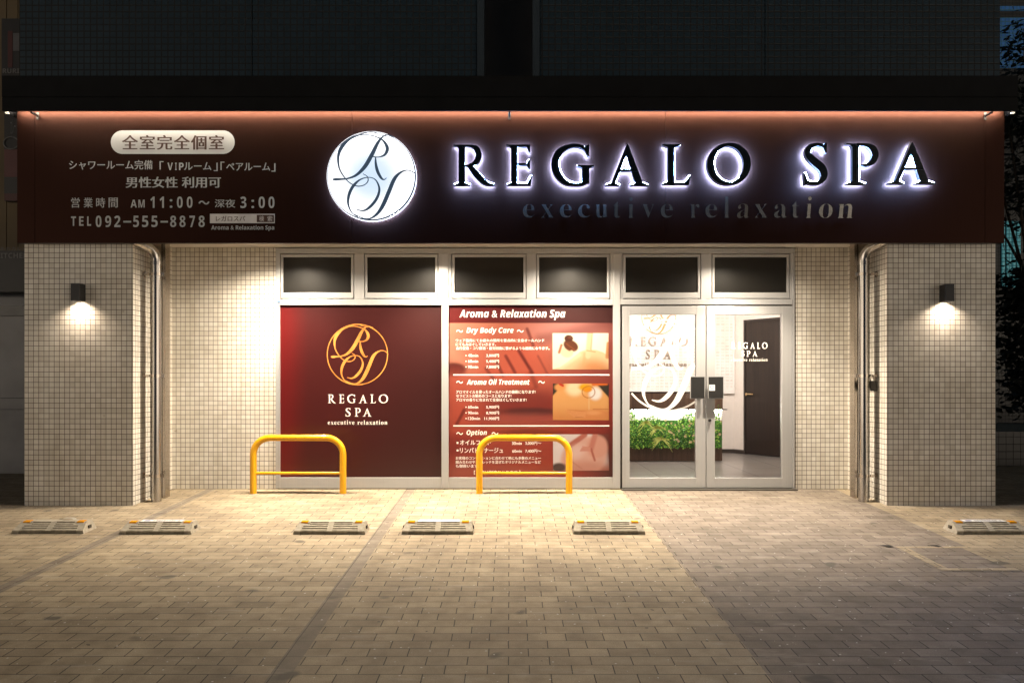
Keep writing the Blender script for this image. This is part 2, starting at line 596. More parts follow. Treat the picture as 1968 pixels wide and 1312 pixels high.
def put_text(mb, body, box, Y, depth=0.0, m=0, mside=None, space=1.0, bold=0, shear=0.0, offset=0.0, step=0.0002):
    """text whose ink fills the facade rectangle box = (px0, py0, px1, py1), lying at depth Y"""
    v, f, nz = glyphs(body, 0.5 if depth else 0.0, space, shear, offset)
    xs, ys = [p[0] for p in v], [p[1] for p in v]
    ax, bx, ay, by = min(xs), max(xs), min(ys), max(ys)
    X0, X1, Z0, Z1 = PX(box[0], Y), PX(box[2], Y), PZ(box[3], Y), PZ(box[1], Y)
    sx, sz = (X1 - X0) / (bx - ax), (Z1 - Z0) / (by - ay)
    for k in range(max(1, bold)):
        dx = 0 if bold < 2 else (k - (bold - 1) / 2) * 0.028 * min(sx, sz)
        dy = k * step
        pts = [(X0 + (p[0] - ax) * sx + dx, Y - dy + ((0.5 - p[2]) * depth if depth else 0), Z0 + (p[1] - ay) * sz) for p in v]
        o = len(mb.v)
        mb.v += pts
        for fc, n in zip(f, nz):
            mb.f.append([i + o for i in fc])
            mb.m.append(m if (mside is None or n > 0.7) else mside)
            mb.sm.append(False)
            mb.uv.append(None)
    return mb

# ------------------------------------------------------------------ the monogram (swept strokes)
def spline(pts, n=10):
    P = [np.array(p, float) for p in pts]
    P = [2 * P[0] - P[1]] + P + [2 * P[-1] - P[-2]]
    out = []
    for i in range(1, len(P) - 2):
        for k in range(n):
            t = k / n
            out.append(0.5 * (2 * P[i] + (P[i + 1] - P[i - 1]) * t + (2 * P[i - 1] - 5 * P[i] + 4 * P[i + 1] - P[i + 2]) * t * t
                              + (3 * P[i] - P[i - 1] - 3 * P[i + 1] + P[i + 2]) * t ** 3))
    out.append(P[-2])
    return out

STROKES = [
    [(200, 467, 14), (222, 467, 24), (265, 465, 17), (310, 460, 15), (370, 435, 24), (430, 375, 36), (480, 290, 36), (520, 210, 28), (555, 165, 15), (590, 150, 9), (640, 165, 8)],
    [(590, 160, 5), (540, 150, 6), (480, 128, 8), (420, 140, 9), (385, 152, 12), (320, 180, 22), (265, 235, 34), (240, 300, 24), (245, 380, 14), (275, 440, 10), (320, 490, 9), (375, 515, 10), (425, 507, 9), (452, 478, 10), (446, 446, 8), (416, 427, 6)],
    [(390, 152, 7), (450, 150, 8), (510, 163, 9), (560, 190, 17), (590, 243, 30), (575, 288, 22), (540, 306, 11), (512, 308, 9), (486, 304, 11)],
    [(506, 310, 11), (508, 355, 22), (520, 408, 28), (545, 455, 22), (566, 469, 11), (585, 456, 6)],
    [(380, 735, 7), (340, 708, 9), (315, 660, 15), (310, 615, 22), (322, 560, 28), (352, 508, 26), (400, 467, 13), (460, 453, 8), (508, 473, 11), (533, 535, 20), (515, 602, 26), (468, 662, 25), (420, 690, 14), (368, 682, 6)],
    [(796, 445, 9), (782, 420, 9), (735, 402, 8), (685, 418, 18), (640, 465, 33), (600, 558, 36), (560, 650, 36), (520, 710, 27), (470, 745, 15), (420, 744, 9), (352, 716, 7)],
]

def monogram(mb, cx, cz, R, Y, m=0, wk=1.0, ring=(10, 10), clip=None, step=0.0003):
    def conv(u, v):
        return cx + (u - 477) / 317 * R, cz + (443 - v) / 317 * R
    lines = [[tuple(p) for p in spline(st)] for st in STROKES]
    n = 96
    r0 = []
    for k in range(n + 1):
        a = 2 * math.pi * k / n
        w = ring[0] + (ring[1] - ring[0]) * max(0, math.cos(a - math.radians(-50)))
        r0.append((477 + 314 * math.cos(a), 443 - 314 * math.sin(a), w))
    lines.append(r0)
    for j, ln in enumerate(lines):
        y = Y - j * step
        L, Rr = [], []
        for i, p in enumerate(ln):
            a, b = ln[max(i - 1, 0)], ln[min(i + 1, len(ln) - 1)]
            if j == len(lines) - 1:
                a, b = ln[(i - 1) % n], ln[(i + 1) % n]
            dx, dy = b[0] - a[0], b[1] - a[1]
            d = math.hypot(dx, dy) or 1
            nx, ny = -dy / d, dx / d
            w = max(p[2], 3) * wk / 2
            L.append(conv(p[0] + nx * w, p[1] + ny * w))
            Rr.append(conv(p[0] - nx * w, p[1] - ny * w))
        for i in range(len(ln) - 1):
            q = [L[i], L[i + 1], Rr[i + 1], Rr[i]]
            if clip and any(not (clip[0] <= p[0] <= clip[1] and clip[2] <= p[1] <= clip[3]) for p in q):
                continue
            mb.quad(*[(p[0], y, p[1]) for p in q], m)
    return mb

# ------------------------------------------------------------------ display capitals of the shop name
def serif_foot(x0, x1, s0, s1, y, d, k=1):
    """slab serif from x0 to x1 at y, running into a stem s0..s1; d > 0 for a head serif"""
    return [(x0, y), (x1, y), (x1, y + 6 * d), (s1, y + 17 * d), (s0, y + 17 * d), (x0, y + 6 * d)]

CAPS = {
    'R': dict(box=(808, 233, 1045, 467), poly=[[(838, 233), (876, 233), (876, 467), (838, 467)], [(808, 233), (846, 233), (846, 254), (838, 254), (830, 244), (808, 240)],
                                              serif_foot(810, 906, 838, 876, 467, -1)],
              rib=[[(858, 241, 15), (905, 241, 16), (940, 256, 31), (954, 292, 36), (940, 330, 30), (905, 352, 16), (864, 355, 14)],
                   [(896, 346, 28), (935, 395, 37), (975, 437, 34), (1005, 457, 22), (1045, 463, 8)]]),
    'E': dict(box=(1112, 233, 1268, 467), poly=[[(1140, 233), (1180, 233), (1180, 467), (1140, 467)], [(1112, 233), (1148, 233), (1148, 254), (1140, 254), (1131, 244), (1112, 240)],
                                               [(1170, 233), (1256, 233), (1256, 277), (1249, 277), (1234, 247), (1170, 247)],
                                               [(1170, 339), (1236, 339), (1248, 316), (1255, 316), (1255, 376), (1248, 376), (1236, 353), (1170, 353)],
                                               [(1170, 453), (1238, 453), (1260, 410), (1268, 410), (1259, 467), (1170, 467)], serif_foot(1114, 1180, 1140, 1180, 467, -1)], rib=[]),
    'G': dict(box=(1370, 229, 1614, 470), poly=[[(1562, 240), (1580, 234), (1587, 234), (1587, 300), (1579, 300), (1560, 268)], [(1545, 352), (1588, 352), (1588, 452), (1545, 452)],
                                               serif_foot(1518, 1614, 1545, 1588, 350, 1)],
              rib=[[(1578, 268, 18), (1535, 242, 20), (1480, 241, 23), (1425, 266, 36), (1396, 310, 43), (1392, 358, 45), (1410, 408, 42), (1450, 447, 31), (1500, 460, 19), (1548, 456, 21), (1576, 440, 26)]]),
    'A': dict(box=(1680, 226, 1928, 467), poly=[[(1790, 262), (1806, 226), (1816, 240), (1898, 456), (1852, 456)], [(1795, 250), (1806, 228), (1814, 262), (1738, 456), (1713, 456)],
                                               [(1750, 371), (1866, 371), (1870, 386), (1744, 386)], serif_foot(1680, 1762, 1713, 1738, 467, -1), serif_foot(1824, 1928, 1852, 1898, 467, -1)], rib=[]),
    'L': dict(box=(90, 208, 237, 418), poly=[[(118, 208), (153, 208), (153, 418), (118, 418)], serif_foot(90, 182, 118, 153, 208, 1), serif_foot(91, 153, 118, 153, 418, -1),
                                            [(145, 405), (207, 405), (229, 373), (237, 373), (227, 418), (145, 418)]], rib=[]),
    'O': dict(box=(322, 203, 551, 421), poly=[], ring=(436.5, 312, 95, 101, 39, 16)),
    'S': dict(box=(822, 203, 946, 421), poly=[[(931, 205), (944, 203), (944, 256), (936, 256), (922, 226)], [(822, 358), (830, 358), (846, 398), (840, 418), (827, 420)]],
              rib=[[(938, 238, 12), (920, 217, 16), (886, 212, 18), (853, 228, 29), (846, 262, 34), (880, 300, 41), (918, 333, 41), (930, 370, 36), (913, 401, 26), (880, 412, 18), (848, 407, 18), (830, 390, 12)]]),
    'P': dict(box=(1043, 204, 1213, 418), poly=[[(1075, 204), (1112, 204), (1112, 418), (1075, 418)], [(1043, 204), (1083, 204), (1083, 224), (1075, 224), (1066, 214), (1043, 210)],
                                               serif_foot(1045, 1145, 1075, 1112, 418, -1)],
              rib=[[(1095, 211, 14), (1140, 211, 15), (1178, 226, 31), (1195, 262, 36), (1181, 298, 30), (1150, 316, 16), (1116, 318, 9)]]),
}

def cap_pieces(ch):
    c = CAPS[ch]
    out = [('poly', p) for p in c['poly']]
    for r in c.get('rib', []):
        out.append(('strip', [tuple(p) for p in spline(r, 8)], False))
    if 'ring' in c:
        cx, cy, rx, ry, wx, wy = c['ring']
        ln = []
        for k in range(73):
            a = 2 * math.pi * k / 72
            ln.append((cx + rx * math.cos(a), cy + ry * math.sin(a), wy + (wx - wy) * abs(math.cos(a + 0.12)) ** 1.3))
        out.append(('strip', ln, True))
    return c['box'], out

def put_cap(mb, ch, box, Y, depth=0.0, m=0, mside=None, step=0.0004, thin=1.0):
    (bx0, by0, bx1, by1), pieces = cap_pieces(ch)
    kx, ky = (box[2] - box[0]) / (bx1 - bx0), (box[3] - box[1]) / (by1 - by0)
    def cv(p):
        return PX(box[0] + (p[0] - bx0) * kx, Y), PZ(box[1] + (p[1] - by0) * ky, Y)
    for j, pc in enumerate(pieces):
        y = Y - j * step
        if pc[0] == 'poly':
            o = [cv(p) for p in pc[1]]
            mb.add([(x, y, z) for x, z in o], [tuple(range(len(o)))], m)
            loops = [o]
        else:
            ln, n = pc[1], len(pc[1])
            Lf, Rt = [], []
            for i, p in enumerate(ln):
                a, b = (ln[max(i - 1, 0)], ln[min(i + 1, n - 1)]) if not pc[2] else (ln[(i - 1) % (n - 1)], ln[(i + 1) % (n - 1)])
                dx, dy = b[0] - a[0], b[1] - a[1]
                d = math.hypot(dx, dy) or 1
                w = p[2] * thin / 2
                Lf.append(cv((p[0] - dy / d * w, p[1] + dx / d * w)))
                Rt.append(cv((p[0] + dy / d * w, p[1] - dx / d * w)))
            for i in range(n - 1):
                mb.quad(*[(q[0], y, q[1]) for q in (Lf[i], Lf[i + 1], Rt[i + 1], Rt[i])], m)
            loops = [Lf + Rt[::-1]] if not pc[2] else [Lf, Rt]
        if depth:
            for o in loops:
                k = len(o)
                mb.add([(x, y, z) for x, z in o] + [(x, Y + depth, z) for x, z in o], [(i, (i + 1) % k, k + (i + 1) % k, k + i) for i in range(k)], m if mside is None else mside)
    return mb

# ------------------------------------------------------------------ ground
g = MB()
xs = [(-40, -3.265, 0), (-3.265, -3.165, 2), (-3.165, -1.12, 0), (-1.12, -1.02, 2), (-1.02, 1.2, 0), (1.2, 3.5, 1), (3.5, 40, 0)]
for x0, x1, m in xs:
    for y0, y1 in ((-16, 0), (0, 40)):
        g.quad((x0, y0, gz(y0)), (x1, y0, gz(y0)), (x1, y1, gz(y1)), (x0, y1, gz(y1)), m)
tag(g.build('parking_ground', [pav_b, pav_g, pav_s]), kind='structure')

# ------------------------------------------------------------------ the shop building
B = thing('shop_building', 'white mosaic tiled building with a lit shop front under a black canopy', 'building')
PF = -0.85                      # front of the pillars
XI, XO = 3.64, 4.687
for sgn in (-1, 1):
    p = MB().box(sgn * XI, sgn * XO, PF, 0.2, gz(PF) - 0.05, 3.62)
    p.build('pillar', tile_m, B)
    MB().box(sgn * 4.64, sgn * XO, 0.2, 5.0, -0.05, 3.62).build('side_wall', tile_m, B)
MB().box(-XI, PX(530, 0), 0, 0.2, -0.05, SOF).build('wall', tile_m, B)
MB().box(PX(1528, 0), XI, 0, 0.2, -0.05, SOF).build('wall', tile_m, B)
MB().box(-XI, XI, -0.93, 0.2, SOF, SOF + 0.05).build('soffit', soffit_m, B)
# upper storey
UY = -0.92
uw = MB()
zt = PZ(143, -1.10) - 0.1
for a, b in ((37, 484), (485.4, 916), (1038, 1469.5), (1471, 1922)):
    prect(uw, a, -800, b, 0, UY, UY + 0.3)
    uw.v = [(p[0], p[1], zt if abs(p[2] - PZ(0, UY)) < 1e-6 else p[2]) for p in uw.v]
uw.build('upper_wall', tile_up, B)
ub = MB().box(-XO, XO, UY + 0.305, 5.0, 3.64, 9.0)
ub.build('upper_core', black_m, B)
for a, b in ((917, 930), (1024, 1037)):
    MB().box(PX(a, UY), PX(b, UY), UY - 0.02, UY + 0.28, zt, 8.8).build('corner_trim', plain('trim_metal', (0.016, 0.026, 0.036), 0.5), B)
# canopy
ec = MB()
ZL = PZ(213, -1.10)
ec.box(-4.735, 4.735, -1.10, -1.082, ZL, PZ(187, -1.10) - 0.002)
ec.box(-4.735, 4.735, -1.105, -1.082, PZ(187, -1.10) + 0.002, PZ(146, -1.10))
ec.box(-4.735, 4.735, -1.081, -0.60, ZL + 0.075, PZ(146, -1.10) - 0.006)
ec.box(-4.735, -4.715, -1.081, -0.60, ZL, ZL + 0.074)
ec.box(4.715, 4.735, -1.081, -0.60, ZL, ZL + 0.074)
canopy = ec.build('canopy', canopy_m, B)
MB().box(-4.70, 4.70, -1.062, -1.048, ZL + 0.05, ZL + 0.06).build('light_strip', led_warm, canopy)
for sgn in (-1, 1):
    MB().box(sgn * 4.702, sgn * 4.728, -1.07, -1.05, ZL - 0.012, ZL - 0.001).build('strip_end', emit('strip_end_glow', (1, 0.86, 0.62), 1.2), canopy)

# shopfront frame
A = MB()
FZ = -0.02
def fr(a, b, c, d, y0=FZ, y1=0.09, m=0):
    prect(A, a, b, c, d, y0, y1, m)
fr(530, 477, 1527.5, 487)                                   # head
fr(530, 487.2, 538, 938)
fr(848.5, 487.2, 862, 938, FZ - 0.012)
fr(1178.5, 487.2, 1192, 938, FZ - 0.012)
fr(1523.5, 487.2, 1527.5, 938)
fr(538.2, 574.5, 848.3, 586, FZ - 0.008)                    # transoms
fr(862.2, 574.5, 1178.3, 586, FZ - 0.008)
fr(1192.2, 574.5, 1523.3, 585, FZ - 0.008)
fr(681, 487.2, 699.5, 574.3)
fr(1012, 487.2, 1030, 574.3)
fr(1347.5, 487.2, 1367.5, 574.3)
fr(538.2, 917, 848.3, 938)                                  # bottom rails
fr(862.2, 917, 1178.3, 938)
frame = A.build('shopfront_frame', alu, B, 0.002)
st = MB()
n = 20
st.add([(PX(537.5, 0) + 0.020 * math.cos(2 * math.pi * k / n), FZ - 0.0105, PZ(580, 0) + 0.011 * math.sin(2 * math.pi * k / n)) for k in range(n)], [tuple(range(n))])
st.build('oval_sticker', plain('blue_sticker', (0.12, 0.22, 0.42), 0.4), frame)
# six awning windows
for a, b in ((538.5, 680.5), (700, 842), (868, 1011.5), (1030.5, 1172.5), (1197, 1347), (1368, 1518)):
    w = MB()
    y0, y1 = FZ + 0.012, 0.07
    prect(w, a + 0.8, 488.4, b - 0.8, 494, y0, y1)
    prect(w, a + 0.8, 562, b - 0.8, 573, y0, y1)
    prect(w, a + 0.8, 494, a + 5.5, 562, y0, y1)
    prect(w, b - 5.5, 494, b - 0.8, 562, y0, y1)
    sash = w.build('window', alu, B, 0.003)
    MB().box(PX(a + 5.4, y0), PX(b - 5.4, y0), 0.012, 0.02, PZ(562.2, y0), PZ(493.8, y0)).build('pane', dark_glass, sash)
    MB().box(PX(a, y0), PX(b, y0), 0.071, 0.08, PZ(574.4, y0), PZ(487, y0)).build('window_gap', alu_d, sash)
for a, b in ((842.5, 848.5), (862, 867.5), (1173, 1178.5), (1192, 1196.5), (1518.5, 1523.5)):
    f2 = MB()
    prect(f2, a, 487.2, b, 574.3, FZ + 0.004, 0.09)
    f2.build('frame_filler', alu, B)

# display panes behind the posters
for a, b in ((538, 848), (862, 1178)):
    MB().box(PX(a, 0), PX(b, 0), 0.03, 0.04, PZ(917, 0), PZ(586, 0)).build('display_pane', dark_glass, B)

# doors
def door(a, b, ga, gb, plate, deco):
    d = MB()
    y0, y1 = FZ + 0.006, 0.05
    prect(d, a, 588, ga, 937, y0, y1)
    prect(d, gb, 588, b, 937, y0, y1)
    prect(d, ga, 588, gb, 604, y0 + 0.002, y1 - 0.002)
    prect(d, ga, 918, gb, 937, y0 + 0.002, y1 - 0.002)
    o = d.build('door', alu, B, 0.003)
    MB().box(PX(ga - 0.8, y0), PX(gb + 0.8, y0), 0.012, 0.018, PZ(919, y0), PZ(603, y0)).build('glass_pane', clear_glass, o)
    h = MB()
    prect(h, plate[0], 723, plate[1], 766, -0.085, -0.068, 0)
    prect(h, plate[0] + 1, 724, plate[1] - 1, 765, -0.0875, -0.085, 1)
    for zz in (730, 759):
        prect(h, plate[0] + 12, zz, plate[0] + 16, zz + 4, -0.068, y0, 0)
    pl = h.build('pull_plate', [alu, plain('black_leather', (0.004, 0.004, 0.0045), 0.8, var=0.4, vscale=60)], o)
    return o, pl

dl, pl1 = door(1196, 1356.3, 1210, 1338, (1327, 1355), None)
dr, pl2 = door(1358, 1522.5, 1374, 1503, (1361, 1391), None)
sk = MB()
prect(sk, 1363, 739, 1374, 750.5, -0.089, -0.088, 0)
prect(sk, 1364.5, 742, 1366.5, 744, -0.0895, -0.089, 1)
prect(sk, 1369.5, 741.5, 1371.5, 743.5, -0.0895, -0.089, 1)
prect(sk, 1365, 746.5, 1371.5, 747.5, -0.0895, -0.089, 1)
sk.build('sticker', [paper_m, grey_ink], dr)
lk = MB()
X, Z = PX(1362.5, 0), PZ(807, 0)
lk.tube([(X, FZ + 0.004, Z), (X, FZ - 0.02, Z)], 0.017, 20)
lk.tube([(X, FZ - 0.02, Z), (X, FZ - 0.03, Z)], 0.011, 16)
lk.build('lock_cylinder', steel, dr)
dd = MB()
CAPW = {'R': 17, 'E': 10.5, 'G': 17, 'A': 17, 'L': 11, 'O': 18, 'S': 9.5, 'P': 12}
def cap_word(mb, word, box, Y, gap=6.0, depth=0.0):
    tot = sum(CAPW[c] for c in word) + gap * (len(word) - 1)
    k, x = (box[2] - box[0]) / tot, box[0]
    for c in word:
        put_cap(mb, c, (x, box[1], x + CAPW[c] * k, box[3]), Y, depth, step=0.0001)
        x += (CAPW[c] + gap) * k
cap_word(dd, 'REGALO', (1405, 658, 1475, 670), 0.009)
dd.build('lettering', print_white, dr)
dd = MB()
cap_word(dd, 'SPA', (1425, 674, 1456, 685), 0.009, 7)
dd.build('lettering', print_white, dr)
dd = MB()
put_text(dd, serif('executive relaxation'), (1405, 688, 1475, 694), 0.009, space=1.15)
dd.build('lettering', print_white, dr)
dm = MB()
monogram(dm, PX(1283, 0.008), PZ(702, 0.008), 88 * 8.13 / F, 0.008, wk=1.15, ring=(11, 11),
         clip=(PX(1209.8, 0), PX(1338.2, 0), PZ(918, 0), PZ(604, 0)))
dm.build('monogram', plain('frosted_film', (0.95, 0.92, 0.88), 0.6), dl)
MB().box(PX(1193, 0), PX(1527, 0), -0.10, 0.12, -0.02, 0.008).build('threshold', alu_d, B)
prect(A2 := MB(), 1192.2, 585.2, 1523.3, 588, FZ + 0.02, 0.06)
prect(A2, 1192.2, 588, 1195.6, 938, FZ + 0.02, 0.06)
A2.build('door_jamb', alu_d, B)

# soffit downlights
for x in DLX:
    d = MB()
    d.tube([(x, DLY, SOF - 0.001), (x, DLY, SOF - 0.008)], [0.062, 0.056], 24, 0, False)
    d.tube([(x, DLY, SOF - 0.0085), (x, DLY, SOF - 0.009)], 0.045, 24, 1)
    d.build('downlight', [soffit_m, emit('downlight_lens', WARM, 6)], B)

# steel shutter guides beside the pillars
for sgn in (-1, 1):
    r = MB()
    x0, x1 = sgn * 3.635, sgn * 3.487
    r.box(sgn * 3.632, sgn * 3.525, -0.50, -0.40, gz(-0.5), 3.0)
    r.box(sgn * 3.516, sgn * 3.487, -0.50, -0.40, gz(-0.5), 3.0)
    r.box(sgn * 3.525, sgn * 3.516, -0.47, -0.42, gz(-0.5), 3.0, 1)
    r.box(sgn * 3.6395, sgn * 3.633, -0.46, -0.42, gz(-0.5), 3.0, 1)
    r.build('shutter_guide', [steel, alu_d], B)

# reception room shell
T = Vector((0.5445, -0.8388))
def dg(t, off=0.0):
    return (3.60 + T.x * t + T.y * off, 3.98 + T.y * t - T.x * off)

R_ = MB()
R_.box(1.10, 1.22, 0.2, 4.1, 0, 2.55)
R_.box(1.22, 3.60, 3.98, 4.1, 0, 2.55)
def slab(mb, t0, t1, z0, z1, o0, o1, m=0):
    a, b, c, d = dg(t0, o0), dg(t1, o0), dg(t1, o1), dg(t0, o1)
    v = [(*q, z0) for q in (a, b, c, d)] + [(*q, z1) for q in (a, b, c, d)]
    mb.add(v, [(0, 3, 2, 1), (4, 5, 6, 7), (0, 1, 5, 4), (1, 2, 6, 5), (2, 3, 7, 6), (3, 0, 4, 7)], m)
slab(R_, 0, 0.2, 0, 2.55, 0, -0.12)
slab(R_, 1.08, 1.75, 0, 2.55, 0, -0.12)
slab(R_, 0.2, 1.08, 2.13, 2.55, 0, -0.12)
R_.box(4.53, 4.63, 0.2, 2.56, 0, 2.55)
R_.build('interior_wall', wall_in, B)
MB().box(1.1, 4.62, 0.2, 4.1, 2.5, 2.54).build('interior_ceiling', soffit_m, B)
MB().box(-XI, 1.09, 0.5, 0.6, 0, 2.6).build('blackout_wall', black_m, B)
s_ = MB().box(1.222, 3.60, 3.965, 3.979, 0.012, 0.075)
slab(s_, 0, 0.2, 0.012, 0.075, 0.001, 0.014)
s_.build('skirting', skirt_m, B)
fp = MB().box(1.30, 3.57, 3.955, 3.978, 1.03, 2.40, 0)
fp.box(1.30, 3.57, 3.94, 3.978, 0.965, 1.029, 1)
fp.box(3.571, 3.60, 3.94, 3.978, 0.965, 2.40, 1)
fp.build('feature_panel', [panel_in, frame_in], B)
idr = MB()
slab(idr, 0.235, 1.045, 0.02, 2.10, 0.0, -0.04)
idoor = idr.build('interior_door', wood_d, B)
ifr = MB()
slab(ifr, 0.201, 0.233, 0.012, 2.128, 0.012, -0.1)
slab(ifr, 1.047, 1.079, 0.012, 2.128, 0.012, -0.1)
slab(ifr, 0.233, 1.047, 2.102, 2.128, 0.011, -0.1)
ifr.build('door_frame', skirt_m, idoor)
ih = MB()
q = dg(0.285, 0.002)
q2 = dg(0.285, 0.05)
q3 = dg(0.42, 0.05)
ih.tube([(*q, 0.96), (*q2, 0.96)], 0.022, 12)
ih.tube([(*q2, 0.96), (*q3, 0.96)], 0.010, 10)
ih.build('handle', brass, idoor)
fl = MB().quad((1.1, 0.1, 0.012), (4.62, 0.1, 0.012), (4.62, 4.1, 0.012), (1.1, 4.1, 0.012))
tag(fl.build('floor', floor_m), kind='structure')

# ------------------------------------------------------------------ reception furniture
RC = thing('reception_counter', 'walnut reception counter with lit recess, seen through the left glass door', 'counter', (2.4, 2.9, 0.012))
CF = 2.70
c_ = MB().box(1.70, 3.05, CF, 3.2, 0.02, 0.76)
for k in range(1, 6):
    pass
c_.build('base', wood_c, RC)
MB().box(1.70, 3.05, CF - 0.03, CF + 0.05, 0.765, 0.985).build('upper_board', wood_c, RC)
MB().box(1.68, 3.11, CF - 0.05, CF + 0.40, 0.752, 0.764).build('ledge', skirt_m, RC)
MB().box(1.74, 3.03, CF - 0.042, CF - 0.030, 0.742, 0.750).build('light_strip', led_room, RC)
MB().box(1.72, 3.04, CF - 0.0, CF + 0.35, 0.985, 1.01).build('worktop', wood_d, RC)

GP = thing('planting_panel', 'dense panel of artificial greenery fixed across the reception counter front', 'greenery', (2.4, CF - 0.05, 0.2))
rng = random.Random(3)
lv = MB()
for i in range(3600):
    x = rng.uniform(1.70, 3.035)
    z = 0.21 + (0.43 + 0.06 * math.sin(x * 5.0) + 0.05 * math.sin(x * 13.0) + (0.07 if x < 1.80 or x > 2.95 else 0)) * rng.random() ** 0.95 + (rng.uniform(0, 0.06) if rng.random() < 0.25 else 0)
    dep = 0.11 * (1 - abs(z - 0.42) / 0.42) * rng.random() ** 0.5 + 0.015
    if x > 2.99:
        dep = rng.uniform(-0.3, 0.05)
    y = CF - dep
    s = rng.uniform(0.014, 0.034)
    a, t = rng.uniform(0, 6.28), rng.uniform(-0.9, 0.9)
    d = Vector((math.cos(a), -abs(math.sin(t)) * 0.7, math.sin(a) * 0.9 - 0.25)).normalized()
    u = d.cross(Vector((rng.uniform(-0.4, 0.4), -1, rng.uniform(-0.2, 0.7)))).normalized()
    p = Vector((x, y, z))
    lv.add([p, p + d * s * 0.5 + u * s * 0.38, p + d * s, p + d * s * 0.5 - u * s * 0.38], [(0, 1, 2, 3)], rng.choice((0, 0, 1, 1, 2)))
lv.build('foliage', leaf_ms, GP)
MB().box(1.71, 3.045, CF - 0.012, CF - 0.002, 0.21, 0.60).build('backing', leaf_ms[0], GP)
MB().box(1.71, 3.045, CF - 0.010, CF - 0.002, 0.601, 0.75).build('lit_backing', frame_in, GP)
fw = MB()
for i in range(46):
    x, z = rng.uniform(2.05, 3.0), rng.uniform(0.3, 0.62)
    y = CF - 0.13 - rng.uniform(0, 0.02)
    r = rng.uniform(0.008, 0.016)
    for k in range(5):
        a = k * 1.2566 + i
        fw.add([(x, y, z), (x + r * math.cos(a - 0.5), y - 0.004, z + r * math.sin(a - 0.5)), (x + 1.5 * r * math.cos(a), y - 0.008, z + 1.5 * r * math.sin(a)), (x + r * math.cos(a + 0.5), y - 0.004, z + r * math.sin(a + 0.5))], [(0, 1, 2, 3)])
fw.build('blossom', flower_m, GP)
for (px, py, sz, lab) in ((1262, 822, 0.17, 'striped spider plant arching high in the counter greenery'),
                          (1271, 843, 0.19, 'striped spider plant drooping lowest over the counter base'),
                          (1240, 812, 0.13, 'small striped spider plant nearest the counter left end')):
    Y = CF - 0.13
    sp = MB()
    for k in range(20):
        a = math.radians(rng.uniform(-40, 220))
        ln = sz * rng.uniform(0.6, 1.0)
        prev = None
        for q in range(7):
            t = q / 6
            c = Vector((PX(px, Y) + math.cos(a) * ln * t, Y - 0.06 * math.sin(t * 2.2), PZ(py, Y) + math.sin(a) * ln * t * 0.8 - 0.55 * ln * t * t))
            w = 0.008 * (1 - t ** 2) + 0.001
            nrm = Vector((-math.sin(a), 0, math.cos(a)))
            e = (c + nrm * w, c - nrm * w)
            if prev:
                sp.add([prev[0], prev[1], e[1], e[0]], [(0, 1, 2, 3)])
            prev = e
    o = sp.build('spider_plant', spider_m)
    tag(o, lab, 'plant', 'spider plants in the counter greenery')

WS = thing('wall_sign', 'raised gold emblem and dark shop name on the white reception wall', 'sign', (2.4, 3.95, 1.3))
taupe_m = plain('taupe_letter', (0.36, 0.29, 0.23), 0.35, 0.6)
wl = MB()
Y = 3.93
cap_word(wl, 'REGALO', (1210, 647, 1322, 664), Y, 6, 0.02)
wl.build('lettering', taupe_m, WS)
wl = MB()
cap_word(wl, 'SPA', (1241, 672, 1290, 689), Y, 9, 0.02)
wl.build('lettering', taupe_m, WS)
wl = MB()
put_text(wl, serif('executive relaxation'), (1209, 696, 1320, 703), Y, 0.015, 0, space=1.15)
wl.build('lettering', taupe_m, WS)
wm = MB()
monogram(wm, PX(1266, Y), PZ(609, Y), 33 * (Y + DC) / F, Y, 0)
wm.build('emblem', gold_ink, WS)

# ------------------------------------------------------------------ fascia sign
FY = -0.97
FS = thing('fascia_sign', 'long dark maroon sign board with glowing letters over the shop front', 'sign', (0, FY, PZ(467, FY)))
pn = MB()
zb, ztop = PZ(467, FY), ZL + 0.06
for a, b in ((33, 66.6), (67.4, 676.3), (676.9, 1279.2), (1279.8, 1892.6), (1893.4, 1930)):
    pn.box(PX(a, FY), PX(b, FY), FY, FY + 0.02, zb, ztop)
pn.build('panel', fascia_m, FS)
MB().box(PX(34, FY), PX(1929, FY), FY + 0.021, FY + 0.06, zb + 0.002, ztop).build('backing', black_m, FS)
for px in (73, 979, 1893):
    x = PX(px, FY)
    k = MB().box(x - 0.008, x + 0.008, -1.079, FY - 0.001, ZL - 0.012, ZL + 0.004)
    k.box(x - 0.011, x + 0.011, FY - 0.006, FY - 0.0008, ZL - 0.04, ZL + 0.03)
    k.build('bracket', black_m, FS)

LF = FY - 0.092                # face of the built-up letters
LETTERS = [('R', 871, 278, 950.5, 356.6), ('E', 973, 278, 1023, 356.4), ('G', 1060, 276.5, 1141.5, 357.8), ('A', 1163, 275.5, 1246.5, 357),
           ('L', 1273, 277, 1327.7, 354.8), ('O', 1358.5, 275, 1443.5, 355.6), ('S', 1544.5, 274.5, 1590, 355.6), ('P', 1626, 275.5, 1689, 354.8), ('A', 1707, 272.5, 1797, 353.8)]
for ch, a, b, c, d in LETTERS:
    lb = MB()
    put_cap(lb, ch, (a, b, c, d), LF, 0.045, 0, 1)
    lo = lb.build('letter', [letter_m, letter_s], FS)
    hb = MB()
    put_cap(hb, ch, (a + 1.2, b + 1.2, c - 1.2, d - 1.2), LF + 0.049, 0.0, 0, None, 0.0002)
    hb.build('halo_light', led_white, lo)
    pin = MB()
SM = 'executive relaxation'
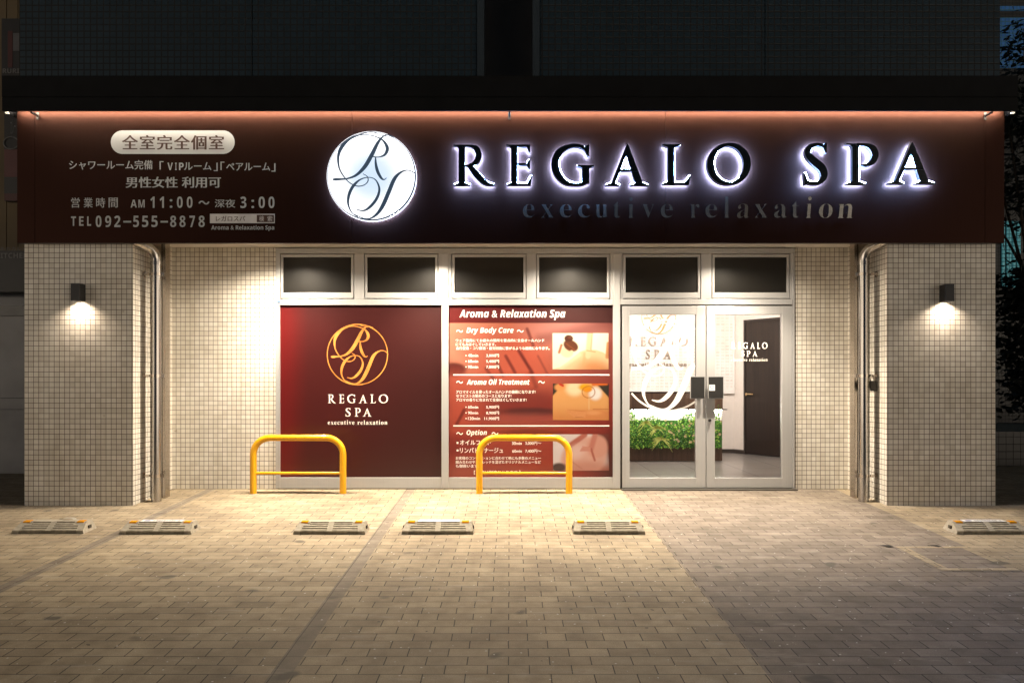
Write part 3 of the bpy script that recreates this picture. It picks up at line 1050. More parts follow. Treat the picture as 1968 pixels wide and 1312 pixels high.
SX = [(1005, 1027), (1040, 1064), (1076, 1099), (1111, 1134), (1144, 1168), (1179, 1193), (1207, 1218), (1234, 1258), (1270, 1293), None,
      (1327, 1344), (1356, 1378), (1391, 1402), (1417, 1440), (1450, 1475), (1488, 1512), (1522, 1536), (1549, 1560), (1574, 1600), (1610, 1640)]
for k_, (ch, s_x) in enumerate(zip(SM, SX)):
    if s_x is None:
        continue
    top = {'t': 386, 'i': 379, 'l': 378}.get(ch, 392.5)
    lb = MB()
    put_text(lb, serif(ch), (s_x[0], top, s_x[1], 418.5), FY - 0.022, 0.006, 0, 0, offset=-0.013)
    xm, ym = PX((s_x[0] + s_x[1]) / 2, FY), PZ(410, FY)
    lb.box(xm - 0.002, xm + 0.002, FY - 0.016, FY - 0.0005, ym - 0.002, ym + 0.002)
    tl = {0: .05, 1: .09, 2: .10, 3: .12, 4: .10, 13: -.26, 17: -.20, 18: -.22, 19: -.22}.get(k_, -.03)
    c0 = PZ(408, FY)
    lb.v = [(p[0], p[1] + (p[2] - c0) * tl if p[1] < FY - 0.0155 else p[1], p[2]) for p in lb.v]
    lb.build('small_letter', small_letter_m, FS)

# lit round emblem
EY = FY - 0.06
ecx, ecz, er = PX(714, EY), PZ(338.5, EY), 86 * (EY + DC) / F
em = MB()
em.tube([(ecx, FY - 0.018, ecz), (ecx, EY + 0.001, ecz)], er, 96, 1, False)
NR, NA = 14, 96
vs = [(ecx, EY, ecz)]
for i in range(1, NR + 1):
    for k in range(NA):
        a = 2 * math.pi * k / NA
        vs.append((ecx + er * i / NR * math.cos(a), EY, ecz + er * i / NR * math.sin(a)))
fs = [(0, 1 + (k + 1) % NA, 1 + k) for k in range(NA)]
for i in range(NR - 1):
    for k in range(NA):
        a, b = 1 + i * NA + k, 1 + i * NA + (k + 1) % NA
        fs.append((a, b, b + NA, a + NA))
em.add(vs, fs, 0)
m, N, L, b_ = nodes_of('backlit_acrylic')
at = N.new('ShaderNodeTexCoord')
mp = N.new('ShaderNodeMapping')
mp.inputs['Location'].default_value = (-ecx, 0, -(ecz - PZ(467, FY)))
mp.vector_type = 'POINT'
L.new(at.outputs['Object'], mp.inputs[0])
sep = N.new('ShaderNodeVectorMath')
sep.operation = 'MULTIPLY'
sep.inputs[1].default_value = (1 / er, 0, 1 / er)
L.new(mp.outputs[0], sep.inputs[0])
ln = N.new('ShaderNodeVectorMath')
ln.operation = 'LENGTH'
L.new(sep.outputs[0], ln.inputs[0])
L.new(ramp(N, L, ln.outputs['Value'], ((0.0, (0.56, 0.74, 0.96)), (0.36, (0.66, 0.81, 0.98)), (0.68, (1.1, 1.12, 1.15)), (1.0, (1.8, 1.85, 1.95)))), b_.inputs['Emission Color'])
b_.inputs['Emission Strength'].default_value = 1.0
b_.inputs['Base Color'].default_value = (0.3, 0.3, 0.3, 1)
eo = em.build('emblem', [m, emit('emblem_rim_glow', (0.72, 0.80, 1.0), 3.0)], FS)
mg = MB()
monogram(mg, ecx, ecz, er * 0.992, EY - 0.001, 0, 0.78, ring=(6, 16))
mg.build('monogram', slate_ink, eo)
hl = MB()
hl.tube([(ecx, FY - 0.017, ecz), (ecx, FY - 0.012, ecz)], er * 0.97, 96, 0, False)
hl.build('halo_light', emit('emblem_halo', (0.27, 0.50, 1.0), 750), eo)

# printed information block
TY = FY - 0.0012
bd = MB()
x0, x1, z0, z1 = PX(213, TY), PX(451, TY), PZ(296, TY), PZ(251, TY)
r = (z1 - z0) / 2
pts = [(x1 - r + r * math.cos(a), TY, (z0 + z1) / 2 + r * math.sin(a)) for a in np.linspace(-math.pi / 2, math.pi / 2, 24)]
pts += [(x0 + r + r * math.cos(a), TY, (z0 + z1) / 2 + r * math.sin(a)) for a in np.linspace(math.pi / 2, 1.5 * math.pi, 24)]
bd.add(pts, [tuple(range(len(pts)))])
badge = bd.build('badge', white_vinyl, FS)
t = MB()
put_text(t, '全室完全個室', (235, 260, 430, 288), TY - 0.001, bold=3, space=1.12)
t.build('lettering', brown_ink, badge)
def info_line(items):
    for i in range(1, len(items)):                      # a wide gap starts a new part
        if items[i][1][0] - items[i - 1][1][2] > 8.5:
            info_line(items[:i])
            info_line(items[i:])
            return
    t = MB()
    for it in items:
        if it[0] == '-':
            prect(t, *it[1], TY, TY + 0.0009)
        else:
            put_text(t, it[0], it[1], TY, bold=it[2] if len(it) > 2 else 1)
    t.build('text_line', white_vinyl, FS)
info_line([('シャワールーム完備', (133, 308, 293, 326), 2), ('「', (307, 310, 314, 326), 2), (sansb('V'), (322, 313, 332, 327)), (sansb('I'), (336.5, 313, 339.5, 327)), (sansb('P'), (344, 313, 353, 327)),
           ('ルーム', (354, 312, 406, 327), 2), ('」', (411, 313, 418, 329), 2), ('「', (424, 311, 431, 327), 2), ('ペアルーム', (435, 313, 519, 328), 2), ('」', (522, 314, 529, 330), 2)])
info_line([('男性女性', (242, 340, 341, 361), 3), ('利用可', (350, 340, 424, 361), 3)])
DG = sansb
info_line([('営', (137, 380, 153, 399), 2), ('業', (161, 380, 178, 399), 2), ('時', (185, 380, 202, 399), 2), ('間', (209, 380, 226, 399), 2), (DG('A'), (251, 384, 263, 399)), (DG('M'), (266, 384, 278, 399)),
           (DG('1'), (289, 378, 297, 399.5)), (DG('1'), (307, 378, 315, 399.5)), (':', (327, 383, 330.5, 399.5), 3), (DG('0'), (340, 378, 351, 399.5)), (DG('0'), (359, 378, 370, 399.5)),
           ('～', (382, 386, 402, 393), 3), ('深夜', (413, 383, 452, 399), 2), (DG('3'), (462, 378, 473.5, 400)), (':', (484, 384, 487.5, 400), 3), (DG('0'), (497, 378, 509, 400)), (DG('0'), (516, 378, 527.5, 400))])
info_line([(DG('T'), (136.5, 416, 146, 434)), (DG('E'), (152, 416, 160.5, 434)), (DG('L'), (167.5, 416, 175, 434))]
          + [(DG(c), (x0, 414.6, x1, 436.4)) for c, x0, x1 in (('0', 184, 195), ('9', 202, 213.6), ('2', 219.6, 231.4), ('5', 256, 267), ('5', 273, 285), ('5', 291, 303),
                                                             ('8', 327, 338.7), ('8', 345, 356.5), ('7', 364, 374.6), ('8', 381.6, 393.4))] + [('-', (237, 424.5, 252, 427.8)), ('-', (308.5, 424.5, 322.6, 427.8))])
info_line([(sansb('Aroma & Relaxation Spa'), (406, 433, 527, 444))])
sb = MB()
prect(sb, 403.5, 411, 528, 429, TY, TY + 0.0009, 0)
prect(sb, 493.5, 413, 526.5, 427, TY - 0.0004, TY, 1)
put_text(sb, 'レガロスパ', (415, 415, 471, 425), TY - 0.0006, m=1, bold=2)
put_text(sb, '検', (498, 415, 507.5, 425.5), TY - 0.001, m=0)
put_text(sb, '索', (514, 415, 523.5, 425.5), TY - 0.001, m=0)
sb.build('search_box', [plain('grey_vinyl', (0.55, 0.55, 0.56), 0.5), brown_ink], FS)

# ------------------------------------------------------------------ posters
def print_grid(name, px0, py0, px1, py1, Y, nx, ny, fn, parent, tone=(0.5, 0.5, 0.5)):
    us, vs_ = np.meshgrid(np.linspace(px0, px1, nx), np.linspace(py0, py1, ny))
    colr = fn(us, vs_)
    mb = MB()
    pts = [(PX(u, Y), Y, PZ(v, Y)) for u, v in zip(us.ravel(), vs_.ravel())]
    fs = []
    for j in range(ny - 1):
        for i in range(nx - 1):
            a = j * nx + i
            fs.append((a, a + nx, a + nx + 1, a + 1))
    mb.add(pts, fs)
    ob = mb.build(name, print_m, parent)
    ca = ob.data.color_attributes.new('print', 'FLOAT_COLOR', 'POINT')
    full = np.ones((nx * ny, 4), np.float32)
    full[:, :3] = np.clip(colr.reshape(-1, 3) * np.array(tone), 0, 1)
    ca.data.foreach_set('color', full.ravel())
    return ob

def srgb(*c):
    return np.array([((x / 255 + 0.055) / 1.055) ** 2.4 if x > 10 else x / 255 / 12.92 for x in c])

def sm(x, a, b):
    t = np.clip((x - a) / (b - a), 0, 1)
    return t * t * (3 - 2 * t)

def ov(base, colr, mask):
    return base * (1 - mask[..., None]) + np.asarray(colr) * mask[..., None]

def ell(u, v, cx, cy, rx, ry, soft=0.15, ang=0):
    c, s = math.cos(ang), math.sin(ang)
    du, dv = u - cx, v - cy
    a, b = (du * c + dv * s) / rx, (-du * s + dv * c) / ry
    return 1 - sm(np.sqrt(a * a + b * b), 1 - soft, 1 + soft)

def seg(u, v, x0, y0, x1, y1, w, soft=0.5):
    dx, dy = x1 - x0, y1 - y0
    t = np.clip(((u - x0) * dx + (v - y0) * dy) / (dx * dx + dy * dy), 0, 1)
    d = np.hypot(u - x0 - t * dx, v - y0 - t * dy)
    return 1 - sm(d, w * (1 - soft), w * (1 + soft))

PY = -0.0
def p1(u, v):
    a = sm(u, 532, 600)
    b = sm(u, 590, 850)
    c = ov(np.zeros(u.shape + (3,)) + srgb(140, 32, 30), srgb(94, 34, 31), a)
    c = ov(c, srgb(78, 38, 34), b)
    return c

PT1 = thing('window_poster', 'plain dark red window poster with gold monogram over the shop name', 'poster', (PX(690, 0), 0, PZ(917, 0)), 'posters in the shop windows')
print_grid('sheet', 538, 586.5, 848.2, 916.8, PY, 60, 8, p1, PT1, (0.40, 0.38, 0.44))
g1 = MB()
monogram(g1, PX(687, PY), PZ(681, PY), 58.5 * DC / F, PY - 0.001)
g1.build('monogram', gold_ink, PT1)
g2 = MB()
for ch, a, b in (('R', 630, 645.5), ('E', 651.5, 661.5), ('G', 667.5, 684), ('A', 689.5, 706), ('L', 711.5, 722.5), ('O', 728, 746)):
    put_cap(g2, ch, (a, 757.6, b, 774.4), PY - 0.001, step=0.0001)
g2.build('lettering', print_white, PT1)
g2 = MB()
for ch, a, b in (('S', 664, 673.5), ('P', 681.5, 693), ('A', 697, 714)):
    put_cap(g2, ch, (a, 783.6, b, 800), PY - 0.001, step=0.0001)
g2.build('lettering', print_white, PT1)
g2 = MB()
put_text(g2, serif('executive relaxation'), (630, 807, 744.5, 815.6), PY - 0.001, space=1.2)
g2.build('lettering', print_white, PT1)

def p2(u, v):
    c = np.zeros(u.shape + (3,)) + srgb(214, 118, 88)
    c = ov(c, srgb(150, 72, 60), sm(u, 960, 1185))
    c = ov(c, srgb(178, 62, 48), sm(v, 700, 800) * 0.8)
    c = ov(c, srgb(238, 160, 124), ell(u, v, 895, 650, 60, 55, 0.5))
    c = ov(c, srgb(196, 132, 116), ell(u, v, 1085, 632, 80, 30, 0.6) * 0.8)
    c = ov(c, srgb(120, 56, 48), seg(u, v, 1040, 652, 1170, 622, 10, 0.9) * 0.5)
    c = ov(c, srgb(205, 92, 66), ell(u, v, 970, 690, 95, 50, 0.4, 0.5) * 0.7)
    for x0, y0, x1, y1, w, k in ((972, 684, 990, 716, 3, .8), (997, 674, 1023, 716, 3.2, .9), (1013, 632, 1025, 664, 3, .8), (1034, 684, 1052, 718, 2.2, .5),
                                 (954, 694, 966, 720, 3, .8), (934, 708, 950, 730, 3, .7), (1020, 716, 1030, 742, 4, .5)):
        c = ov(c, srgb(112, 38, 34), seg(u, v, x0, y0, x1, y1, w, 0.8) * k)
    c = ov(c, srgb(104, 44, 38), ell(u, v, 872, 710, 24, 13, 0.3))
    c = ov(c, srgb(216, 100, 74), ell(u, v, 870, 775, 45, 60, 0.5) * 0.7)
    c = ov(c, srgb(120, 44, 40), ell(u, v, 1010, 775, 70, 28, 0.5) * 0.7)
    c = ov(c, srgb(96, 48, 44), ell(u, v, 1020, 791, 58, 8, 0.5) * 0.9)
    c = ov(c, srgb(176, 92, 78), ell(u, v, 1010, 808, 85, 14, 0.5) * 0.6)
    c = ov(c, srgb(110, 36, 34), seg(u, v, 892, 788, 878, 814, 3, 0.8) * 0.8)
    c = ov(c, srgb(112, 42, 40), ell(u, v, 1020, 832, 60, 8, 0.5) * 0.7)
    c = ov(c, srgb(150, 50, 44), ell(u, v, 880, 855, 40, 20, 0.5) * 0.6)
    c = ov(c, srgb(190, 96, 78), ell(u, v, 930, 905, 90, 14, 0.6) * 0.6)
    c = ov(c, srgb(84, 44, 40), sm(u, 1090, 1185) * sm(v, 760, 900) * 0.9)
    hd = (v < 619.7)[..., None]
    band = ov(np.zeros(u.shape + (3,)) + srgb(132, 40, 36), srgb(78, 40, 36), sm(u, 870, 1120))
    return np.where(hd, band, c)

PT2 = thing('window_poster', 'salmon price list poster of massage courses with three photos', 'poster', (PX(1020, 0), 0, PZ(917, 0)), 'posters in the shop windows')
print_grid('sheet', 862.2, 586.5, 1178.3, 916.8, PY, 200, 210, p2, PT2, (0.36, 0.38, 0.44))

def i1(u, v):
    c = np.zeros(u.shape + (3,)) + srgb(248, 228, 196)
    yb = np.interp(u, [1062, 1075, 1092, 1114, 1128, 1145, 1158, 1170], [709, 706, 694, 676, 671, 672, 676, 684])
    body = sm(v - yb, -0.8, 1.2)
    sk = ov(np.zeros(u.shape + (3,)) + srgb(240, 196, 144), srgb(214, 142, 88), sm(v - yb, 4, 34) * sm(u, 1080, 1140))
    sk = ov(sk, srgb(226, 160, 104), seg(u, v, 1124, 680, 1122, 700, 3, 0.8) * 0.6)
    sk = ov(sk, srgb(250, 216, 170), seg(u, v, 1078, 706, 1112, 681, 4, 0.8) * 0.8)
    c = c * (1 - body[..., None]) + sk * body[..., None]
    c = ov(c, srgb(242, 196, 146), seg(u, v, 1134, 636, 1130, 684, 5.0, 0.35))
    c = ov(c, srgb(214, 150, 98), seg(u, v, 1138.5, 640, 1136, 672, 1.2, 0.8) * 0.7)
    c = ov(c, srgb(206, 140, 88), seg(u, v, 1128, 673.5, 1144, 676, 1.0, 0.8) * 0.8)
    c = ov(c, srgb(206, 138, 84), seg(u, v, 1169, 660, 1167, 686, 3.5, 0.5))
    c = ov(c, srgb(246, 208, 162), ell(u, v, 1089, 677, 12, 9.5, 0.2, 0.3))
    c = ov(c, srgb(104, 56, 34), ell(u, v, 1097, 664, 15, 10.5, 0.15, 0.45))
    c = ov(c, srgb(176, 100, 54), seg(u, v, 1079, 663, 1074.5, 677, 2.4, 0.6))
    c = ov(c, srgb(150, 84, 48), seg(u, v, 1088, 660, 1104, 672, 1.4, 0.8) * 0.6)
    c = ov(c, srgb(78, 40, 27), ell(u, v, 1093, 650, 8.5, 6.5, 0.15))
    c = ov(c, srgb(128, 70, 42), ell(u, v, 1095, 648.5, 4, 2.5, 0.5) * 0.7)
    c = ov(c, srgb(244, 206, 160), ell(u, v, 1098, 677, 3.4, 4.4, 0.25, 0.4))
    return c

def i2(u, v):
    c = np.zeros(u.shape + (3,)) + srgb(238, 168, 98)
    c = ov(c, srgb(222, 144, 80), sm(v, 775, 806))
    c = ov(c, srgb(252, 224, 170), ell(u, v, 1104, 746, 16, 14, 0.5))
    c = ov(c, srgb(58, 50, 40), sm(-(v - 737) - (u - 1062) * 1.1 + 26, 0, 5) * (v < 764))
    c = ov(c, srgb(66, 56, 44), sm((u - 1146) * 1.0 - (v - 740) * 0.9, 0, 5) * (v < 766))
    c = ov(c, srgb(240, 160, 90), ell(u, v, 1076, 744, 10, 7, 0.4))
    c = ov(c, srgb(196, 44, 24), seg(u, v, 1076, 738, 1082, 741, 2, 0.5))
    c = ov(c, srgb(226, 110, 40), seg(u, v, 1140, 738, 1165, 737, 3, 0.6))
    c = ov(c, srgb(250, 236, 216), ell(u, v, 1144, 756, 12, 12, 0.4))
    c = ov(c, srgb(238, 170, 20), ell(u, v, 1124, 744, 12, 6, 0.4))
    ring = ell(u, v, 1131, 753, 13, 12, 0.08) - ell(u, v, 1131, 753, 11.4, 10.4, 0.08)
    c = ov(c, srgb(240, 150, 30), ell(u, v, 1129, 748, 9, 5, 0.3))
    c = ov(c, srgb(190, 110, 40), np.clip(ring, 0, 1))
    c = ov(c, srgb(236, 190, 130), seg(u, v, 1132, 765, 1132, 788, 0.8, 0.6))
    c = ov(c, srgb(214, 130, 72), seg(u, v, 1092, 789, 1125, 791, 2.4, 0.5))
    c = ov(c, srgb(226, 142, 82), ell(u, v, 1142, 796, 34, 9, 0.3))
    for k in range(4):
        c = ov(c, srgb(232, 154, 94), seg(u, v, 1090 + k * 4, 789 + k * 3.4, 1124, 793 + k * 2.4, 1.7, 0.4))
        c = ov(c, srgb(176, 96, 54), seg(u, v, 1094 + k * 4, 791 + k * 3.4, 1122, 794.6 + k * 2.4, 0.5, 0.6) * 0.7)
    c = ov(c, srgb(240, 166, 104), ell(u, v, 1140, 793, 14, 4, 0.6) * 0.8)
    c = ov(c, srgb(190, 108, 60), seg(u, v, 1140, 786, 1169, 786, 1, 0.7) * 0.7)
    return c

def i3(u, v):
    c = np.zeros(u.shape + (3,)) + srgb(246, 226, 214)
    c = ov(c, srgb(130, 66, 54), sm(u - 0.5 * (v - 834), 1128, 1156))
    c = ov(c, srgb(170, 96, 76), sm(v, 880, 904) * sm(u, 1120, 1160))
    c = ov(c, srgb(238, 180, 156), ell(u, v, 1122, 878, 46, 38, 0.12, -0.5))
    c = ov(c, srgb(232, 164, 138), ell(u, v, 1148, 858, 20, 22, 0.2))
    c = ov(c, srgb(206, 128, 104), ell(u, v, 1128, 900, 40, 14, 0.6) * 0.6)
    c = ov(c, srgb(196, 110, 90), seg(u, v, 1124, 835, 1094, 857, 5, 0.4))
    c = ov(c, srgb(214, 132, 110), seg(u, v, 1144, 835, 1136, 862, 5, 0.5))
    c = ov(c, srgb(190, 104, 84), seg(u, v, 1136, 862, 1143, 884, 2, 0.6))
    c = ov(c, srgb(200, 112, 90), seg(u, v, 1120, 862, 1132, 860, 2, 0.6))
    c = ov(c, srgb(248, 206, 186), ell(u, v, 1108, 868, 16, 12, 0.7, -0.5) * 0.8)
    c = ov(c, srgb(206, 132, 108), seg(u, v, 1098, 886, 1118, 900, 1.4, 0.8) * 0.7)
    for k in range(4):
        c = ov(c, srgb(226, 150, 126), seg(u, v, 1120 - k * 1.5, 858 + k * 2.6, 1134, 860 + k * 1.8, 1.3, 0.5))
    c = ov(c, srgb(92, 70, 66), ell(u, v, 1074, 898, 14, 9, 0.3))
    return c

for nm, fn, bx in (('photo_print', i1, (1062, 640, 1169.5, 709.6)), ('photo_print', i2, (1062.5, 736.8, 1170, 807)), ('photo_print', i3, (1063, 834, 1170.5, 903.8))):
    print_grid(nm, bx[0], bx[1], bx[2], bx[3], PY - 0.0015, 96, 62, fn, PT2, (0.40, 0.44, 0.52))
LY = PY - 0.0012
def tx(s, a, b, c, d, **k):
    t = MB()
    put_text(t, s, (a, b, c, d), LY, **k)
    t.build('text_line', print_white, PT2)
def rl(*q):
    prect(t := MB(), *q, LY, PY - 0.0002)
    t.build('rule', print_white, PT2)
tx(sansbi('Aroma & Relaxation Spa').replace('&', sansb('&')), 883, 594.5, 1086.5, 614.6)
tx(sansbi('Dry Body Care'), 896.5, 628.7, 987, 642.8)
tx(sansbi('Aroma Oil Treatment'), 897, 728.3, 1018, 739)
tx(sansbi('Option'), 896.6, 825.5, 935.7, 838.4)
for a, y in ((877, 636), (993.5, 636), (877, 734), (1034.5, 734), (877, 832.5), (945, 832.5)):
    tx('～', a, y - 2.6, a + 12.5, y + 2.6, bold=2)
rl(871, 719, 1171, 721.2)
rl(871, 816.8, 1171, 819)
for s, a, b, c, d in (('ウェア着用にてお疲れの箇所を重点的に全身オールハンド', 876, 651, 1046, 657), ('にてもみほぐしていきます。', 876, 658.8, 953, 664.6),
                      ('血行促進・コリ解消・疲労回復に繋がるような施術になります。', 876.5, 666, 1056, 672),
                      ('アロマオイルを使ったオールハンドの施術になります!', 876.7, 749.6, 1028.7, 756), ('セラピストお勧めのコースとなります!', 876.7, 757.3, 982.5, 763.6),
                      ('アロマの香りに包まれて全身ほぐしていきます!', 876.7, 765, 1011.8, 771.2),
                      ('お客様のコンディションに合わせて他にも多数のメニュー', 876, 876.7, 1039.4, 882.8), ('組み合わせやストレッチを混ぜたオリジナルメニューなど', 876, 884.4, 1039.4, 890.5),
                      ('も御座います。', 876, 892, 921, 898), ('【 価格は別途かかります 】', 911, 903.6, 1000, 911.4)):
    tx(s, a, b, c, d, bold=2)
for y, tm, pr, pa in ((683, '40min', '3,800円', 934.5), (694, '60min', '5,400円', 934.5), (704.8, '90min', '7,800円', 934.5),
                      (782, '60min', '5,900円', 934.5), (793, '90min', '8,900円', 934.5), (803.8, '120min', '11,900円', 931)):
    tx(tm, 899.5, y - 2.9, 918.8 if len(tm) == 5 else 922.5, y + 2.7, bold=2)
    tx(pr, pa, y - 3, 958.8, y + 3.3, bold=2)
    rl(894.6, y - 1, 896.6, y + 1)
tx('オイルフット', 884, 845.4, 943, 855, bold=2)
tx('リンパドレナージュ', 884, 860, 966.5, 869.8, bold=2)
rl(877.5, 849, 881, 852.4)
rl(877.5, 863.4, 881, 866.8)
tx('30min', 984, 848.4, 1002.5, 854.2, bold=2)
tx('3,000円～', 1009.5, 848, 1040, 854.8, bold=2)
tx('60min', 984.6, 863.4, 1002.8, 869.2, bold=2)
tx('7,400円～', 1009.5, 863, 1040, 869.9, bold=2)

# ------------------------------------------------------------------ wall lamps
def wall_lamp(xa, xb, ztop_, zbot, label):
    xc = (xa + xb) / 2
    o = thing('wall_lamp', label, 'lamp', (xc, PF, zbot), 'wall lamps on the pillars')
    h = MB()
    x0, x1 = min(xa, xb), max(xa, xb)
    w = 0.006
    h.box(x0, x1, PF - 0.11, PF - 0.11 + w, zbot, ztop_)
    h.box(x0, x1, PF - w, PF - 0.0005, zbot, ztop_)
    h.box(x0, x0 + w, PF - 0.11 + w, PF - w, zbot, ztop_)
    h.box(x1 - w, x1, PF - 0.11 + w, PF - w, zbot, ztop_)
    h.box(x0, x1, PF - 0.11, PF - 0.0005, ztop_, ztop_ + 0.004)
    h.build('housing', black_m, o)
    MB().box(x0 + w, x1 - w, PF - 0.104, PF - w, zbot + 0.02, zbot + 0.024).build('lens', lamp_lens, o)
    s = spot('wall_lamp_light', (xc, PF - 0.055, zbot + 0.015), (xc, PF - 0.14, zbot - 1), 24, 150, 0.85, (1.0, 0.80, 0.60), 0.02)
    return o

wall_lamp(-4.097, -4.177, 2.087, 1.926, 'black box lamp shining down the left pillar')
wall_lamp(4.145, 4.226, 2.080, 1.920, 'black box lamp shining down the right pillar')

# ------------------------------------------------------------------ downpipes
def downpipe(sgn, label):
    x, y = sgn * 3.507, -0.65
    g0 = gz(y)
    o = thing('drain_pipe', label, 'pipe', (x, y, g0), 'downpipes beside the pillars')
    p = MB()
    path = [(x, y, g0 - 0.02), (x, y, 2.36)]
    dirv = Vector((sgn * 0.15, -0.20, 0.085)).normalized()
    c0 = Vector((x, y, 2.46))
    for k in range(1, 7):
        a = k / 6 * math.pi / 2
        path.append(tuple(Vector((x, y, 2.36)) + Vector((0, 0, 1)) * 0.085 * math.sin(a) + dirv * 0.085 * (1 - math.cos(a))))
    e = Vector(path[-1])
    path.append(tuple(e + dirv * 0.185))
    p.tube(path, 0.0475, 24)
    p.build('pipe', pipe_m, o)
    q = MB()
    q.tube([(x, y, 2.31), (x, y, 2.345)], 0.053, 24)
    q.build('socket', pipe_m, o)
    for zc in (2.22, 1.215, 0.225):
        k = MB()
        k.tube([(x, y, zc - 0.014), (x, y, zc + 0.014)], 0.0525, 24)
        k.box(x - sgn * 0.052, x - sgn * 0.082, y - 0.012, y + 0.012, zc - 0.016, zc + 0.016)
        k.box(x + sgn * 0.050, x + sgn * 0.131, y - 0.006, y + 0.006, zc - 0.011, zc + 0.011)
        k.tube([(x + sgn * 0.074, y - 0.014, zc), (x + sgn * 0.074, y + 0.014, zc)], 0.009, 10)
        k.tube([(x + sgn * 0.124, y, zc), (x + sgn * 0.132, y, zc)], 0.027, 18)
        k.build('bracket', steel, o)
    return o

downpipe(-1, 'steel downpipe standing beside the left pillar')
downpipe(1, 'steel downpipe with a padlock hanging on it beside the right pillar')

PLK = thing('padlock', 'black padlock hanging from the right downpipe middle bracket', 'padlock', (3.585, -0.66, 1.07))
k = MB().box(3.555, 3.618, -0.680, -0.652, 1.062, 1.165)
k.v = [(3.585 + (p[0] - 3.585) * math.cos(0.1) + (p[2] - 1.2) * math.sin(0.1) * -1, p[1], p[2]) for p in k.v]
k.build('body', plain('padlock_body', (0.02, 0.018, 0.017), 0.4), PLK, 0.006)
k = MB()
k.tube([(3.571, -0.666, 1.16)] + [(3.581 - 0.018 * math.cos(a), -0.666, 1.205 + 0.022 * math.sin(a)) for a in np.linspace(0, math.pi, 9)] + [(3.605, -0.666, 1.16)], 0.005, 8)
k.build('shackle', steel, PLK)

# ------------------------------------------------------------------ yellow barriers
def barrier(x, label):
    y = -0.28
    o = thing('safety_barrier', label, 'barrier', (x, y, gz(y)), 'yellow barriers before the windows')
    hw, h, r, R = 0.467, 0.585, 0.0345, 0.175
    pth = [(x - hw, y, gz(y) - 0.03), (x - hw, y, gz(y) + h - R)]
    pth += [(x - hw + R - R * math.cos(a), y, gz(y) + h - R + R * math.sin(a)) for a in np.linspace(0.12, math.pi / 2, 12)]
    pth += [(x + hw - R + R * math.sin(a), y, gz(y) + h - R + R * math.cos(a)) for a in np.linspace(0, math.pi / 2 - 0.12, 12)]
    pth += [(x + hw, y, gz(y) + h - R), (x + hw, y, gz(y) - 0.03)]
    MB().tube(pth, r, 24).build('hoop', yellow_m, o)
    for sg in (-1, 1):
        MB().tube([(x + sg * hw, y, gz(y) - 0.02), (x + sg * hw, y, gz(y) + 0.006)], [0.052, 0.040], 20).build('footing', conc_m, o)
    MB().tube([(x - hw + 0.02, y, gz(y) + 0.217), (x + hw - 0.02, y, gz(y) + 0.217)], 0.0155, 16).build('crossbar', yellow_m, o)
    return o

barrier(-2.205, 'yellow tubular barrier standing before the tiled wall and plain red poster')
barrier(0.149, 'yellow tubular barrier standing before the price list poster')

# ------------------------------------------------------------------ wheel stops
def wheel_stop_proto():
    o = thing('wheel_stop', 'x', 'wheel stop', (0, 0, 0), 'concrete wheel stops on the forecourt')
    b = MB()
    W, H = 0.30, 0.086
    # core below the slots
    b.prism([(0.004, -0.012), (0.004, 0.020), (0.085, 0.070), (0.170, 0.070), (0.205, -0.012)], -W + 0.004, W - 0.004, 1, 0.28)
    def onslope(s):
        return 0.0 + 0.095 * s, 0.032 + (H - 0.032) * s
    def rib(s0, s1, x0, x1):
        (ya, za), (yb, zb_) = onslope(s0), onslope(s1)
        b.prism([(ya, za - 0.016), (ya, za), (yb, zb_), (yb, zb_ - 0.016)], x0, x1, 0)
    # end blocks, divider, ribs between the slots
    b.prism([(0, -0.014), (0, 0.032), (0.095, H), (0.168, H), (0.21, -0.014)], -W, -W + 0.055, 0)
    b.prism([(0, -0.014), (0, 0.032), (0.095, H), (0.168, H), (0.21, -0.014)], W - 0.055, W, 0)
    for i in (0, 1, 2, 3):
        b.v = b.v
    b.prism([(0.0, 0.010), (0.0, 0.032), (0.095, H), (0.095, 0.05)], -0.022, 0.022, 0)
    b.prism([(0.0945, 0.05), (0.0945, H), (0.168, H), (0.20, 0.02)], -W + 0.0545, W - 0.0545, 0)
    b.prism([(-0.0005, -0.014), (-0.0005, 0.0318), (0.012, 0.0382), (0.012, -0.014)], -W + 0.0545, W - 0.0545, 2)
    for s0, s1 in ((0.13, 0.22), (0.34, 0.46), (0.56, 0.68), (0.77, 0.86)):
        for x0, x1 in ((-W + 0.054, -0.021), (0.021, W - 0.054)):
            rib(s0, s1, x0, x1)
    for x0, x1 in ((-W + 0.054, -W + 0.125), (W - 0.125, W - 0.054)):
        rib(0.68, 1.0, x0, x1)
    # leaning ends
    b.v = [(p[0] - (0.030 * max(0, p[2]) / H if p[0] > W - 0.06 else -0.030 * max(0, p[2]) / H if p[0] < -W + 0.06 else 0), p[1], p[2]) for p in b.v]
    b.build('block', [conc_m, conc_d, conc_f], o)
    hl = MB()
    for sg in (-1, 1):
        xx = sg * (W - 0.0115)
        hl.box(xx - 0.004, xx + 0.0045, 0.085, 0.125, 0.030, 0.055)
    hl.build('handle_recess', conc_d, o)
    for sg in (-1, 1):
        r = MB()
        x0, x1 = (sg * 0.195, sg * 0.252)
        r.prism([(0.076, 0.071), (0.086, 0.088), (0.128, 0.091), (0.128, 0.080)], min(x0, x1), max(x0, x1), 0)
        r.build('reflector', amber, o)
    return o

